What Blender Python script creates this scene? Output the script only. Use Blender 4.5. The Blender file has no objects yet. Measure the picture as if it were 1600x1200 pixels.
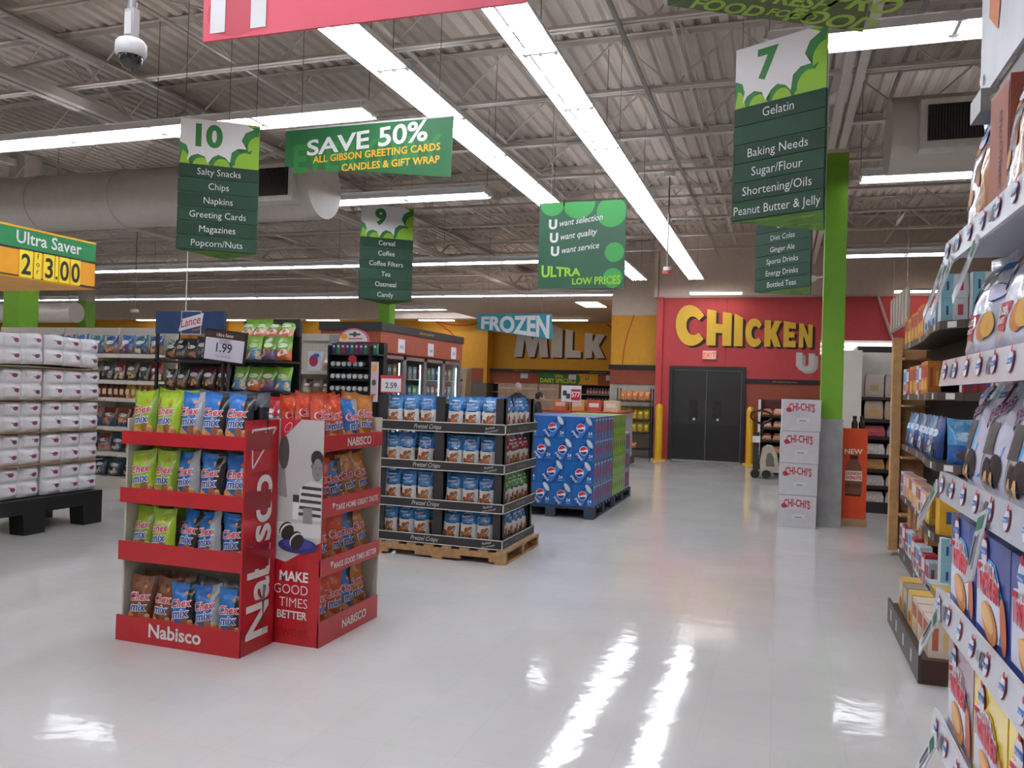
import bpy, math, random
from mathutils import Vector, Matrix
from math import sin, cos, pi, radians
random.seed(7)
scn = bpy.context.scene
COL = scn.collection
PI = pi

# ------------------------------------------------------------------ camera
F_PX, YAW, PIT, ROL, EYE = 1255.0, radians(18.45), radians(.42), radians(1.70), 1.5
cam = bpy.data.cameras.new('camera'); cam.sensor_width = 36; cam.lens = F_PX / 1600 * 36
cam.clip_start = .05; cam.clip_end = 200
camo = bpy.data.objects.new('camera', cam); COL.objects.link(camo)
camo.matrix_world = (Matrix.Translation((0, 0, EYE)) @ Matrix.Rotation(YAW, 4, 'Z') @ Matrix.Rotation(PI/2 + PIT, 4, 'X') @ Matrix.Rotation(ROL, 4, 'Z'))
scn.camera = camo
# ------------------------------------------------------------------ world, exposure
w = bpy.data.worlds.new('world'); scn.world = w; w.use_nodes = True
w.node_tree.nodes['Background'].inputs[0].default_value = (1, .97, .93, 1)
w.node_tree.nodes['Background'].inputs[1].default_value = .15
scn.view_settings.view_transform = 'Standard'; scn.view_settings.look = 'None'
scn.view_settings.exposure = 0; scn.view_settings.gamma = 1; scn.view_settings.use_curve_mapping = False
TUBE = 24.5      # radiance of the fluorescent tubes

# ------------------------------------------------------------------ materials
def lin(c):
    return tuple((x/12.92 if x <= .04045 else ((x+.055)/1.055)**2.4) for x in c)
def hx(s):
    return lin(tuple(int(s[i:i+2], 16)/255 for i in (0, 2, 4)))
_m = {}
def M(hexc, rough=.55, metal=0, emit=0, var=.06, bump=0, bs=60, scale=9, coat=0, alpha=1, trans=0):
    key = (hexc, rough, metal, emit, var, bump, bs, scale, coat, alpha, trans)
    if key in _m: return _m[key]
    m = bpy.data.materials.new('surface_' + hexc); m.use_nodes = True
    nt = m.node_tree; b = nt.nodes['Principled BSDF']; c = hx(hexc)
    b.inputs['Roughness'].default_value = rough; b.inputs['Metallic'].default_value = metal
    b.inputs['Base Color'].default_value = (*c, 1)
    if coat: b.inputs['Coat Weight'].default_value = coat; b.inputs['Coat Roughness'].default_value = .08
    if alpha < 1: b.inputs['Alpha'].default_value = alpha
    if trans: b.inputs['Transmission Weight'].default_value = trans
    if emit:
        b.inputs['Emission Color'].default_value = (*c, 1); b.inputs['Emission Strength'].default_value = emit
    elif var or bump:
        tc = nt.nodes.new('ShaderNodeTexCoord')
    if var and not emit:
        n = nt.nodes.new('ShaderNodeTexNoise'); n.inputs['Scale'].default_value = scale; n.inputs['Detail'].default_value = 2
        nt.links.new(tc.outputs['Object'], n.inputs['Vector'])
        r = nt.nodes.new('ShaderNodeValToRGB'); e = r.color_ramp.elements
        e[0].position = .3; e[1].position = .7
        e[0].color = (*[x*(1-var*1.6) for x in c], 1); e[1].color = (*[min(1, x*(1+var)) for x in c], 1)
        nt.links.new(n.outputs['Fac'], r.inputs[0]); nt.links.new(r.outputs[0], b.inputs['Base Color'])
    if bump and not emit:
        n2 = nt.nodes.new('ShaderNodeTexNoise'); n2.inputs['Scale'].default_value = bs; n2.inputs['Detail'].default_value = 2
        nt.links.new(tc.outputs['Object'], n2.inputs['Vector'])
        bp = nt.nodes.new('ShaderNodeBump'); bp.inputs['Strength'].default_value = bump; bp.inputs['Distance'].default_value = .01
        nt.links.new(n2.outputs['Fac'], bp.inputs['Height']); nt.links.new(bp.outputs[0], b.inputs['Normal'])
    _m[key] = m
    return m
def foil(h): return M(h, rough=.22, var=.1, bump=.35, bs=28, scale=14, coat=.5)
def prt(h): return M(h, rough=.6, var=0)
def card(h): return M(h, rough=.45, var=.04)

# ------------------------------------------------------------------ mesh builder
class MB:
    def __init__(s): s.v = []; s.f = []; s.m = []; s.mats = []; s.sm = []
    def mi(s, mat):
        if mat not in s.mats: s.mats.append(mat)
        return s.mats.index(mat)
    def add(s, vs, fs, mat, smooth=False, xf=None):
        o = len(s.v)
        s.v += [tuple(xf @ Vector(p)) if xf else tuple(p) for p in vs]
        k = s.mi(mat)
        for f in fs: s.f.append(tuple(i+o for i in f)); s.m.append(k); s.sm.append(smooth)
        return s
    def box(s, x0, x1, y0, y1, z0, z1, mat, xf=None):
        v = [(x, y, z) for x in (x0, x1) for y in (y0, y1) for z in (z0, z1)]
        return s.add(v, [(0,1,3,2),(4,6,7,5),(0,4,5,1),(2,3,7,6),(0,2,6,4),(1,5,7,3)], mat, xf=xf)
    def hexa(s, bot, top, mat, xf=None):
        n = len(bot)
        fs = [tuple(range(n))[::-1], tuple(range(n, 2*n))] + [(i, (i+1) % n, n+(i+1) % n, n+i) for i in range(n)]
        return s.add(list(bot)+list(top), fs, mat, xf=xf)
    def cyl(s, p0, p1, r, mat, n=10, r2=None, caps=True, smooth=True):
        p0 = Vector(p0); p1 = Vector(p1); d = (p1-p0).normalized(); r2 = r if r2 is None else r2
        a = d.orthogonal().normalized(); b = d.cross(a)
        vs = [p0+(a*cos(2*PI*i/n)+b*sin(2*PI*i/n))*r for i in range(n)]+[p1+(a*cos(2*PI*i/n)+b*sin(2*PI*i/n))*r2 for i in range(n)]
        s.add(vs, [(i, (i+1) % n, n+(i+1) % n, n+i) for i in range(n)], mat, smooth)
        if caps: s.add(vs, [tuple(range(n))[::-1], tuple(range(n, 2*n))], mat)
        return s
    def tube(s, pts, r, mat, n=6):
        for a, b in zip(pts, pts[1:]): s.cyl(a, b, r, mat, n)
        return s
    def lathe(s, prof, c, mat, n=20, smooth=True):
        vs = [(c[0]+r*cos(2*PI*i/n), c[1]+r*sin(2*PI*i/n), c[2]+z) for r, z in prof for i in range(n)]
        fs = [(j*n+i, j*n+(i+1) % n, (j+1)*n+(i+1) % n, (j+1)*n+i) for j in range(len(prof)-1) for i in range(n)]
        return s.add(vs, fs, mat, smooth)
    # ---- flat print laid on a surface by a map mp(x, y, layer)
    def poly(s, mp, pts, mat, layer=1):
        return s.add([mp(x, y, layer) for x, y in pts], [tuple(range(len(pts)))], mat)
    def fan(s, mp, pts, mat, layer=1):
        cx = sum(p[0] for p in pts)/len(pts); cy = sum(p[1] for p in pts)/len(pts)
        n = len(pts)
        return s.add([mp(cx, cy, layer)]+[mp(x, y, layer) for x, y in pts], [(0, i+1, (i+1) % n+1) for i in range(n)], mat)
    def rect(s, mp, x0, x1, y0, y1, mat, layer=1, nx=1, ny=1):
        vs = [mp(x0+(x1-x0)*i/nx, y0+(y1-y0)*j/ny, layer) for j in range(ny+1) for i in range(nx+1)]
        fs = [(j*(nx+1)+i, j*(nx+1)+i+1, (j+1)*(nx+1)+i+1, (j+1)*(nx+1)+i) for j in range(ny) for i in range(nx)]
        return s.add(vs, fs, mat)
    def disc(s, mp, cx, cy, rx, ry, mat, layer=1, n=16, rot=0, a0=0, a1=2*PI):
        full = abs(a1-a0) >= 2*PI-.001
        pts = []
        for i in range(n if full else n+1):
            a = a0+(a1-a0)*i/n; x = rx*cos(a); y = ry*sin(a)
            pts.append((cx+x*cos(rot)-y*sin(rot), cy+x*sin(rot)+y*cos(rot)))
        return s.fan(mp, pts, mat, layer) if full else s.poly(mp, pts, mat, layer)
    def text(s, mp, t, mat, cx, cy, size, bold=0, ital=0, layer=1, sx=1, align='C', rot=0, warp=None, maxw=None, depth=0):
        vs, fs, x0, x1 = glyphs(t, bold, ital, depth/size if depth else 0)
        if maxw and (x1-x0)*size*sx > maxw: sx = maxw/((x1-x0)*size)
        off = {'C': -(x0+x1)/2, 'L': -x0, 'R': -x1}[align]
        out = []
        for x, y, z in vs:
            X = (x+off)*size*sx; Y = y*size
            if warp: X, Y = warp(X, Y)
            if rot: X, Y = X*cos(rot)-Y*sin(rot), X*sin(rot)+Y*cos(rot)
            p = mp(cx+X, cy+Y, layer) if not depth else mp(cx+X, cy+Y, layer+z*size/.0012)
            out.append(p)
        return s.add(out, fs, mat)
    def build(s, name, parent=None, loc=(0, 0, 0), rz=0, label=None, cat=None, group=None, kind=None):
        me = bpy.data.meshes.new(name); me.from_pydata([tuple(p) for p in s.v], [], s.f)
        for m in s.mats: me.materials.append(m)
        me.polygons.foreach_set('material_index', s.m); me.polygons.foreach_set('use_smooth', s.sm); me.update()
        o = bpy.data.objects.new(name, me); COL.objects.link(o); o.location = loc; o.rotation_euler = (0, 0, rz)
        if parent: o.parent = parent
        return tag(o, label, cat, group, kind)
def tag(o, label=None, cat=None, group=None, kind=None):
    if label: o['label'] = label
    if cat: o['category'] = cat
    if group: o['group'] = group
    if kind: o['kind'] = kind
    return o
_g = {}
def glyphs(t, bold, ital, depth=0):
    k = (t, bold, ital, round(depth, 3))
    if k in _g: return _g[k]
    cu = bpy.data.curves.new('t', 'FONT'); cu.body = t; cu.size = 1; cu.offset = bold; cu.shear = ital
    cu.resolution_u = 2 if len(t) > 9 else 4; cu.extrude = depth/2; cu.align_y = 'BOTTOM_BASELINE'
    ob = bpy.data.objects.new('t', cu); COL.objects.link(ob)
    bpy.context.view_layer.update()
    me = bpy.data.meshes.new_from_object(ob.evaluated_get(bpy.context.evaluated_depsgraph_get()))
    vs = [tuple(v.co) for v in me.vertices]; fs = [tuple(p.vertices) for p in me.polygons]
    bpy.data.objects.remove(ob); bpy.data.curves.remove(cu); bpy.data.meshes.remove(me)
    xs = [v[0] for v in vs] or [0]
    _g[k] = (vs, fs, min(xs), max(xs))
    return _g[k]
def plane(O, U, V, eps=.0012):
    O = Vector(O); U = Vector(U); V = Vector(V); N = U.cross(V).normalized()
    return lambda x, y, l=1: O+U*x+V*y+N*(eps*l)
def face_my(x, y, z): return plane((x, y, z), (1, 0, 0), (0, 0, 1))      # faces -Y
def face_px(x, y, z): return plane((x, y, z), (0, 1, 0), (0, 0, 1))      # faces +X
def face_mx(x, y, z): return plane((x, y, z), (0, -1, 0), (0, 0, 1))     # faces -X
def face_top(x, y, z): return plane((x, y, z), (1, 0, 0), (0, 1, 0))
def thing(name, label, cat, loc=(0, 0, 0), rz=0, group=None):
    o = bpy.data.objects.new(name, None); COL.objects.link(o); o.location = loc; o.rotation_euler = (0, 0, rz); o.empty_display_size = .1
    return tag(o, label, cat, group)
def copy_tree(o, parent=None):
    c = o.copy(); COL.objects.link(c); c.parent = parent
    for ch in list(o.children): copy_tree(ch, c)
    return c
def struct(mb, name, parent=None):
    return mb.build(name, parent, kind=None if parent else 'structure')
class Proto:
    """one mesh thing used many times: the first use is the object itself, later ones are copies sharing its mesh"""
    def __init__(s, mb, name): s.mb = mb; s.name = name; s.o = None
    def put(s, loc, rot=(0, 0, 0), label=None, cat=None, group=None, scale=None, parent=None):
        if s.o is None: o = s.o = s.mb.build(s.name)
        else: o = s.o.copy(); COL.objects.link(o)
        o.location = loc; o.rotation_euler = rot; o.scale = scale or (1, 1, 1)
        for k in ('label', 'category', 'group'):
            if k in o: del o[k]
        if parent: o.parent = parent
        return tag(o, label, cat, group)
ORD = ['first', 'second', 'third', 'fourth', 'fifth', 'sixth', 'seventh', 'eighth', 'ninth', 'tenth', 'eleventh', 'twelfth', 'thirteenth', 'fourteenth', 'fifteenth', 'sixteenth']

# ------------------------------------------------------------------ floor and shell
BEIGE = M('d9c8b9', .8, var=.03); DECK = M('c6b9ac', .75, var=.04, scale=3); STEEL = M('cbc3b9', .6, var=.03)
def floor_mat():
    m = bpy.data.materials.new('polished_floor_tile'); m.use_nodes = True; nt = m.node_tree; b = nt.nodes['Principled BSDF']
    tc = nt.nodes.new('ShaderNodeTexCoord')
    br = nt.nodes.new('ShaderNodeTexBrick'); br.inputs['Scale'].default_value = 1; br.offset = 0
    br.inputs['Brick Width'].default_value = .305; br.inputs['Row Height'].default_value = .305; br.inputs['Mortar Size'].default_value = .0016
    br.inputs['Color1'].default_value = (.60, .59, .565, 1); br.inputs['Color2'].default_value = (.615, .605, .58, 1); br.inputs['Mortar'].default_value = (.555, .545, .52, 1)
    nt.links.new(tc.outputs['Object'], br.inputs['Vector'])
    n = nt.nodes.new('ShaderNodeTexNoise'); n.inputs['Scale'].default_value = 1.3; n.inputs['Detail'].default_value = 6
    nt.links.new(tc.outputs['Object'], n.inputs['Vector'])
    mx = nt.nodes.new('ShaderNodeMixRGB'); mx.blend_type = 'MULTIPLY'; mx.inputs[0].default_value = .22
    nt.links.new(br.outputs[0], mx.inputs[1]); nt.links.new(n.outputs['Fac'], mx.inputs[2]); nt.links.new(mx.outputs[0], b.inputs['Base Color'])
    r = nt.nodes.new('ShaderNodeMapRange'); r.inputs[3].default_value = .03; r.inputs[4].default_value = .13
    nt.links.new(n.outputs['Fac'], r.inputs[0]); nt.links.new(r.outputs[0], b.inputs['Roughness'])
    n2 = nt.nodes.new('ShaderNodeTexNoise'); n2.inputs['Scale'].default_value = 7; n2.inputs['Detail'].default_value = 2
    nt.links.new(tc.outputs['Object'], n2.inputs['Vector'])
    bp = nt.nodes.new('ShaderNodeBump'); bp.inputs['Strength'].default_value = .07; bp.inputs['Distance'].default_value = .02
    nt.links.new(n2.outputs['Fac'], bp.inputs['Height']); nt.links.new(bp.outputs[0], b.inputs['Normal'])
    b.inputs['IOR'].default_value = 1.42
    return m
XL, XR, YF, YB, ZD = -32, 9, -7, 30, 5.2
struct(MB().box(XL, XR, YF, YB, -.1, 0, floor_mat()), 'floor')
# corrugated roof deck, flutes run front to back
b = MB(); p = .17; x = XL; prof = []
while x < XR:
    prof += [(x, ZD+.04), (x+.035, ZD+.04), (x+.06, ZD), (x+.145, ZD)]; x += p
n = len(prof)
b.add([(x, YF, z) for x, z in prof]+[(x, YB, z) for x, z in prof], [(i, i+1, n+i+1, n+i) for i in range(n-1)], DECK)
b.box(XL, XR, YF, YB, ZD+.1, ZD+.15, DECK)
ceiling = struct(b, 'ceiling')
# bar joists run across, one mesh shared
def joist(x0, x1, zb=4.6, zt=ZD-.01):
    b = MB()
    for dx in (-.028, .028):
        b.box(x0, x1, dx-.024, dx+.024, zt-.008, zt, STEEL); b.box(x0, x1, dx*.35-.003+(.0 if dx < 0 else 0), dx*.35+.003, zt-.05, zt, STEEL)
        b.box(x0, x1, dx-.02, dx+.02, zb, zb+.007, STEEL); b.box(x0, x1, dx*.35-.003, dx*.35+.003, zb, zb+.045, STEEL)
    x = x0; up = True
    while x < x1-.6:
        b.cyl((x, 0, zb+.02 if up else zt-.03), (x+.6, 0, zt-.03 if up else zb+.02), .011, STEEL, 5, caps=False, smooth=False); x += .6; up = not up
    return b
P1 = Proto(joist(-15.5, 8.9), 'roof_joist'); P2 = Proto(joist(XL+.2, -15.6), 'roof_joist')
JY = [6.65+1.535*k for k in range(-8, 15)]
for y in JY:
    if y > 18.85: continue
    P1.put((0, y, 0), parent=ceiling); 
for y in JY: P2.put((0, y, 0), parent=ceiling)
P3 = Proto(joist(-15.5, -2.9), 'roof_joist')
for y in JY:
    if 18.85 < y < 24.2: P3.put((0, y, 0), parent=ceiling)
# bridging rods, girders and conduit run front to back
for i, x in enumerate((-13, -10.3, -7.8, -5.2, -3.4, -.95, 1.9, 4.4)):
    b = MB(); x1 = x
    b.box(x-.018, x+.018, YF+.1, 24 if x < -3 else 18.8, 4.647, 4.665, STEEL)
    b.build('bridging_angle', ceiling)
    b = MB()
    for k, y in enumerate(JY[:-1]):
        if y < 3 or y > (22 if x < -3 else 16.8): continue
        b.cyl((x, y, 4.66), (x, y+1.5, 5.12), .008, STEEL, 4, caps=False); b.cyl((x, y+.03, 5.12), (x, y+1.53, 4.66), .008, STEEL, 4, caps=False)
    b.build('cross_bridging', ceiling)
for x in (.56, -7.4, -12.2):
    b = MB()
    y1 = 18.8 if x > -3 else 24.1
    for dz in (4.45, 4.98): b.box(x-.1, x-.02, YF+.1, y1, dz, dz+.1, STEEL); b.box(x+.02, x+.1, YF+.1, y1, dz, dz+.1, STEEL)
    y = YF+.3; up = True
    while y < y1-1:
        b.cyl((x, y, 4.5 if up else 5.03), (x, y+.9, 5.03 if up else 4.5), .025, STEEL, 6); y += .9; up = not up
    b.build('roof_girder', ceiling)
b = MB()
for x, z in ((1.05, 4.75), (-6.3, 4.56), (-1.35, 4.56)): b.box(x-.02, x+.02, -2, 18, z, z+.02, M('8f8a84', .5))
b.build('conduit', ceiling)

RED = M('b93b3d', .6, var=.03); REDD = M('8e2226', .6, var=.03); YEL = M('d69a24', .65, var=.03); TERRA = M('98482e', .6, var=.04); BLK = M('191817', .45, var=.03)
BLK2 = M('2a2826', .5, var=.04); WHT = M('d8d6d2', .5, var=.02); WALLP = M('c9c4ba', .6, var=.02)
# back wall (red with beige above), right of the dairy
b = MB()
b.box(-2.75, -2.44, 18.9, 19.1, 0, 3.76, RED); b.box(-.74, XR, 18.9, 19.1, 1.85, 3.76, RED); b.box(-2.44, -.74, 18.9, 19.1, 2.17, 3.76, RED)
b.box(-.74, XR, 18.9, 19.1, 0, 1.85, TERRA)
b.box(-2.75, XR, 18.9, 19.1, 3.79, ZD+.08, BEIGE)
b.box(-2.76, -2.62, 18.8, 18.9, .8, 3.76, RED); b.box(-2.76, -2.62, 18.8, 18.9, 0, .8, TERRA)
b.box(-2.84, -2.76, 18.8, 19.1, 3.76, ZD+.08, BEIGE)
for x in (-1.2, 1.0, 3.2): b.box(x, x+.012, 18.893, 18.9, 2.2, 3.76, M('93292c', .6))
wall_back = struct(b, 'wall_back')
struct(MB().box(-2.8, XR, 18.86, 18.9, 3.75, 3.8, M('c7b0a4', .6)), 'trim_1')
b = MB().box(-.72, 1.6, 18.87, 18.9, 1.81, 1.91, BLK)
struct(b, 'trim_2')
MB().text(face_my(.1, 18.869, 1.84), '100% satisfaction guaranteed', prt('c9a23c'), 0, 0, .045).build('lettering', bpy.data.objects['trim_2'])
# dairy nook
b = MB()
b.box(-3.95, -2.78, 19.4, 19.6, 2.19, 3.4, YEL); b.box(-3.95, -2.78, 19.38, 19.6, 1.72, 2.08, TERRA); b.box(-3.95, -2.78, 19.4, 19.6, 0, 1.72, M('b5ae9f', .6))
b.box(-3.95, -2.78, 19.4, 19.6, 3.4, ZD, BEIGE)
b.box(-3.95, -3.85, 19.6, 25.9, 0, 3.8, YEL)
struct(b, 'wall_dairy_side')
struct(MB().box(-3.98, -2.78, 19.34, 19.4, 2.08, 2.19, BLK), 'trim_3')
b = MB(); b.box(-9.3, -3.95, 25.8, 26, 2.2, 3.8, YEL); b.box(-9.3, -3.9, 26.6, 26.8, 0, 2.3, BLK)
wall_milk = struct(b, 'wall_dairy_back')
struct(MB().box(-9.4, -2.78, 19.6, 26, 3.8, 3.9, BEIGE), 'ceiling_dairy'); struct(MB().box(-9.4, -2.78, 24.5, 24.6, 3.9, ZD, BEIGE), 'wall_dairy_upper')
b = MB()
b.box(XL, -9.43, 25.2, 25.4, 2.2, 3.8, YEL); b.box(XL, -9.43, 25.2, 25.4, 1.75, 2.2, TERRA); b.box(XL, -9.43, 25.2, 25.4, 0, 1.75, M('6e665c', .7))
b.box(-9.43, -9.305, 25.2, 26, 1.7, 3.8, YEL); b.box(-9.43, -9.305, 25.2, 26, 0, 1.7, M('6e665c', .7))
struct(MB().box(XL, -9.4, 24.5, 25.2, 3.8, 3.88, BEIGE), 'ceiling_soffit'); struct(MB().box(XL, -9.4, 24.5, 24.62, 3.88, ZD, BEIGE), 'wall_upper')
for i, x in enumerate((-21.5, -19.8, -18.3, -16.8)): b.box(x, x+.12, 25.16, 25.2, 2.2, 3.8, M('c06a22', .6))
struct(b, 'wall_back_left')
for nm, d in (('wall_left', (XL-.1, XL, YF, YB)), ('wall_right', (XR, XR+.1, YF, YB)), ('wall_front', (XL, XR, YF-.1, YF))):
    struct(MB().box(*d, 0, ZD+.1, BEIGE), nm)
# red wavy stripes painted on the dairy walls
def stripe(pts, wdt, mp, name, parent):
    b = MB(); m = prt('c23a20')
    for (x0, y0), (x1, y1) in zip(pts, pts[1:]):
        d = Vector((x1-x0, y1-y0)).normalized()*wdt; b.poly(mp, [(x0-d.y, y0+d.x), (x0+d.y, y0-d.x), (x1+d.y, y1-d.x), (x1-d.y, y1+d.x)], m, 2)
    return b.build(name, parent)
stripe([(-11.3+.55*sin(t*PI/10)*1.6 if 1 else 0, 3.8-1.55*t/10) for t in range(0, 11)], .02, face_my(0, 25.2, 0), 'painted_stripe', bpy.data.objects['wall_back_left'])
stripe([(-11.3+.25*t, 3.8-.25*sin(t*PI/8)*.7) for t in range(0, 9)], .02, face_my(0, 25.2, 0), 'painted_stripe', bpy.data.objects['wall_back_left'])
stripe([(-5.4+.25*t, 3.72-.3*sin(t*PI/6)) for t in range(0, 6)], .02, face_my(0, 25.8, 0), 'painted_stripe', wall_milk)
stripe([(-3.4-.25*sin(t*PI/16), 3.4-1.2*t/8) for t in range(0, 9)], .012, face_my(0, 19.4, 0), 'painted_stripe', bpy.data.objects['wall_dairy_side'])
# swing doors
b = MB(); b.box(-2.44, -2.36, 18.84, 19, 0, 2.17, BLK); b.box(-.82, -.74, 18.84, 19, 0, 2.17, BLK); b.box(-2.36, -.82, 18.84, 19, 2.08, 2.17, BLK)
d1 = struct(b, 'door_1')
for s, (x0, x1) in enumerate(((-2.35, -1.605), (-1.595, -.83))):
    b = MB(); b.box(x0, x1, 18.9, 18.95, .015, 2.07, M('201e1c', .35, bump=.1)); b.box(x0+.02, x1-.02, 18.888, 18.9, .02, .85, M('161514', .3))
    leaf = b.build('door_leaf', d1)
    c = x1-.28 if s == 0 else x0+.24
    b = MB(); b.box(c-.1, c+.1, 18.885, 18.9, .95, 1.4, M('34322f', .15, var=.2)); b.box(c+.0, c+.05, 18.875, 18.886, .93, .98, WHT); b.build('window_pane', leaf)
b = MB(); b.box(-1.7, -1.4, 18.84, 18.9, 2.34, 2.53, M('e8d8bd', .4)); t = b.build('exit_sign', label='small cream exit sign with red letters above the black double doors', cat='sign')
MB().text(face_my(-1.55, 18.838, 2.37), 'EXIT', M('e8392d', emit=.8), 0, 0, .17, bold=.01, sx=.8).build('lettering', t)

# ------------------------------------------------------------------ big wall letters
def arc(cx, cy, rx, ry, a0, a1, n): return [(cx+rx*cos(radians(a0+(a1-a0)*i/n)), cy+ry*sin(radians(a0+(a1-a0)*i/n))) for i in range(n+1)]
BLOCK = {'I': [(0, 0), (1, 0), (1, 1), (0, 1)], 'H': [(0, 0), (.37, 0), (.37, .37), (.63, .37), (.63, 0), (1, 0), (1, 1), (.63, 1), (.63, .63), (.37, .63), (.37, 1), (0, 1)],
  'C': arc(.55, .5, .55, .52, 38, 322, 26)+arc(.62, .5, .25, .24, 318, 42, 18), 'K': [(0, 0), (.38, 0), (.38, .34), (.6, 0), (1.02, 0), (.7, .53), (1, 1), (.6, 1), (.38, .64), (.38, 1), (0, 1)],
  'E': [(0, 0), (.95, 0), (.95, .25), (.42, .25), (.42, .39), (.85, .39), (.85, .61), (.42, .61), (.42, .75), (.95, .75), (.95, 1), (0, 1)], 'N': [(0, 0), (.33, 0), (.33, .52), (.66, 0), (1, 0), (1, 1), (.68, 1), (.68, .48), (.33, 1), (0, 1)],
  'M': [(0, 0), (.24, 0), (.3, .5), (.43, 0), (.6, 0), (.71, .5), (.75, 0), (1, 0), (.9, 1), (.66, 1), (.53, .48), (.36, 1), (.12, 1)], 'L': [(0, 0), (.97, 0), (.97, .28), (.44, .28), (.44, 1), (0, 1)],
  'U': [(0, 1), (0, .45)]+arc(.5, .42, .5, .44, 180, 360, 14)+[(1, 1), (.66, 1), (.66, .45)]+arc(.5, .44, .16, .17, 360, 180, 8)+[(.34, 1)]}
def wall_letters(word, X0, mp, heights, base, widths, gap, fmat, smat, title, cat):
    t = thing(title, *cat); x = X0
    for i, ch in enumerate(word):
        b = MB(); H = heights[i]; W = widths[i]; nxt = heights[i+1] if i+1 < len(heights) else H*.93; pts = BLOCK[ch]; n = len(pts)
        q = lambda u, v, l, dx=0, dz=0: mp(x+u*W+dx, base(x+u*W)+v*(H+(nxt-H)*min(1, u))+dz, l)
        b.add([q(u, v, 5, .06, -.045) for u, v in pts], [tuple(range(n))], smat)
        b.add([q(u, v, 40) for u, v in pts], [tuple(range(n))], fmat)
        b.add([q(u, v, 6) for u, v in pts]+[q(u, v, 40) for u, v in pts], [(k, (k+1) % n, n+(k+1) % n, n+k) for k in range(n)], smat)
        b.build('letter', t); x += W+gap
    return t
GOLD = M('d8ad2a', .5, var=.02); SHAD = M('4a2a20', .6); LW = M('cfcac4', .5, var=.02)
wall_letters('CHICKEN', -2.33, face_my(0, 18.9, 0), [.98, .83, .74, .64, .60, .58, .54], lambda x: 2.66-.012*(x+2.3),
             [.65, .55, .19, .36, .35, .27, .28], .055, GOLD, SHAD, 'wall_lettering', ('large yellow CHICKEN lettering tapering along the red back wall', 'lettering'))
wall_letters('MILK', -8.55, face_my(0, 25.8, 0), [1.25, 1.1, .95, .82], lambda x: 2.62+.0*(x), [1.2, .38, .55, .68], .1, LW, SHAD, 'wall_lettering', ('large grey white MILK lettering on the yellow dairy wall', 'lettering'))
wall_letters('U', .32, face_my(0, 18.9, 0), [.42], lambda x: 2.1, [.4], .1, LW, LW, 'wall_lettering', ('pale grey letter U low on the red wall beside the green column', 'lettering'))

# ------------------------------------------------------------------ dairy header and coolers
t = thing('dairy_cooler', 'long open dairy cooler under the MILK wall with brown header', 'cooler', (0, 0, 0))
b = MB(); b.box(-9.3, -4.0, 25.55, 25.8, 1.72, 2.1, TERRA); b.build('header', t)
b = MB(); b.box(-9.3, -4.0, 25.5, 25.8, 2.1, 2.2, BLK); b.text(face_my(-5.6, 25.5, 2.13), 'satisfaction guaranteed', prt('c9a23c'), 0, 0, .06); b.text(face_my(-8.2, 25.5, 2.13), 'satisfaction guaranteed', prt('c9a23c'), 0, 0, .06); b.build('trim', t)
b = MB(); b.box(-9.3, -4.0, 25.9, 26.5, 0, 1.7, BLK); b.build('body', t)
for k in range(4):
    b = MB(); z = .45+.32*k; b.box(-9.3, -4.0, 25.62, 26, z, z+.02, WHT); b.build('shelf', t)
    for i in range(26 if k < 3 else 26):
        pass
for x in (-6.3, -5.1):
    MB().box(x-.05, x+.05, 25.56, 25.9, 0, 1.72, BLK).build('upright', t)
mp = face_my(0, 25.55, 0)
b = MB(); b.rect(mp, -7.6, -6.3, 1.74, 2.09, prt('2c7a3c'), 1); b.rect(mp, -6.32, -5.6, 1.74, 2.09, prt('e2a41e'), 1); b.disc(mp, -6.3, 1.9, .12, .17, prt('2c7a3c'), 2)
b.text(mp, 'DAIRY SPECIALS', prt('e6d92e'), -6.93, 1.78, .2, bold=.02, maxw=1.22, layer=3); b.text(mp, 'Ultra', prt('e6d92e'), -6.9, 1.96, .14, bold=.02, layer=3); b.text(mp, 'U', prt('2c7a3c'), -5.95, 1.9, .17, bold=.05, layer=3)
b.build('lettering', t)
b = MB()
for x in (-8.1, -6.45, -5.2, -4.3): b.rect(face_my(0, 25.54, 0), x-.13, x+.13, 1.9, 2.06, prt('d9d6e2'), 4)
b.build('price_cards', t)
P = Proto(MB().cyl((0, 0, 0), (0, 0, .16), .045, prt('c8404a'), 8).box(-.035, .035, -.047, -.04, .03, .12, prt('e8dcdc')).cyl((0, 0, .16), (0, 0, .2), .02, WHT, 6), 'drink_bottle')
k = 0
for sh in (2, 3):
    for i in range(8):
        P.put((-5.95+.1*i, 25.7, .47+.32*sh), label='small red dairy bottle, %s from left, %s of the cooler shelves under MILK' % (ORD[i], ('lower', 'upper')[sh-2]), cat='bottle', group='red dairy bottles in the cooler')
P = Proto(MB().cyl((0, 0, 0), (0, 0, .2), .055, prt('c6ccc6'), 8).box(-.04, .04, -.058, -.05, .04, .15, prt('5c8c84')).cyl((0, 0, .2), (0, 0, .26), .025, WHT, 6), 'milk_jug')
for sh in (3,):
    for i in range(5): P.put((-4.95+.14*i, 25.7, .47+.32*sh), label='white milk jug, %s from left, in the cooler beside the yellow wall' % ORD[i], cat='jug', group='milk jugs in the cooler')
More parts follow.
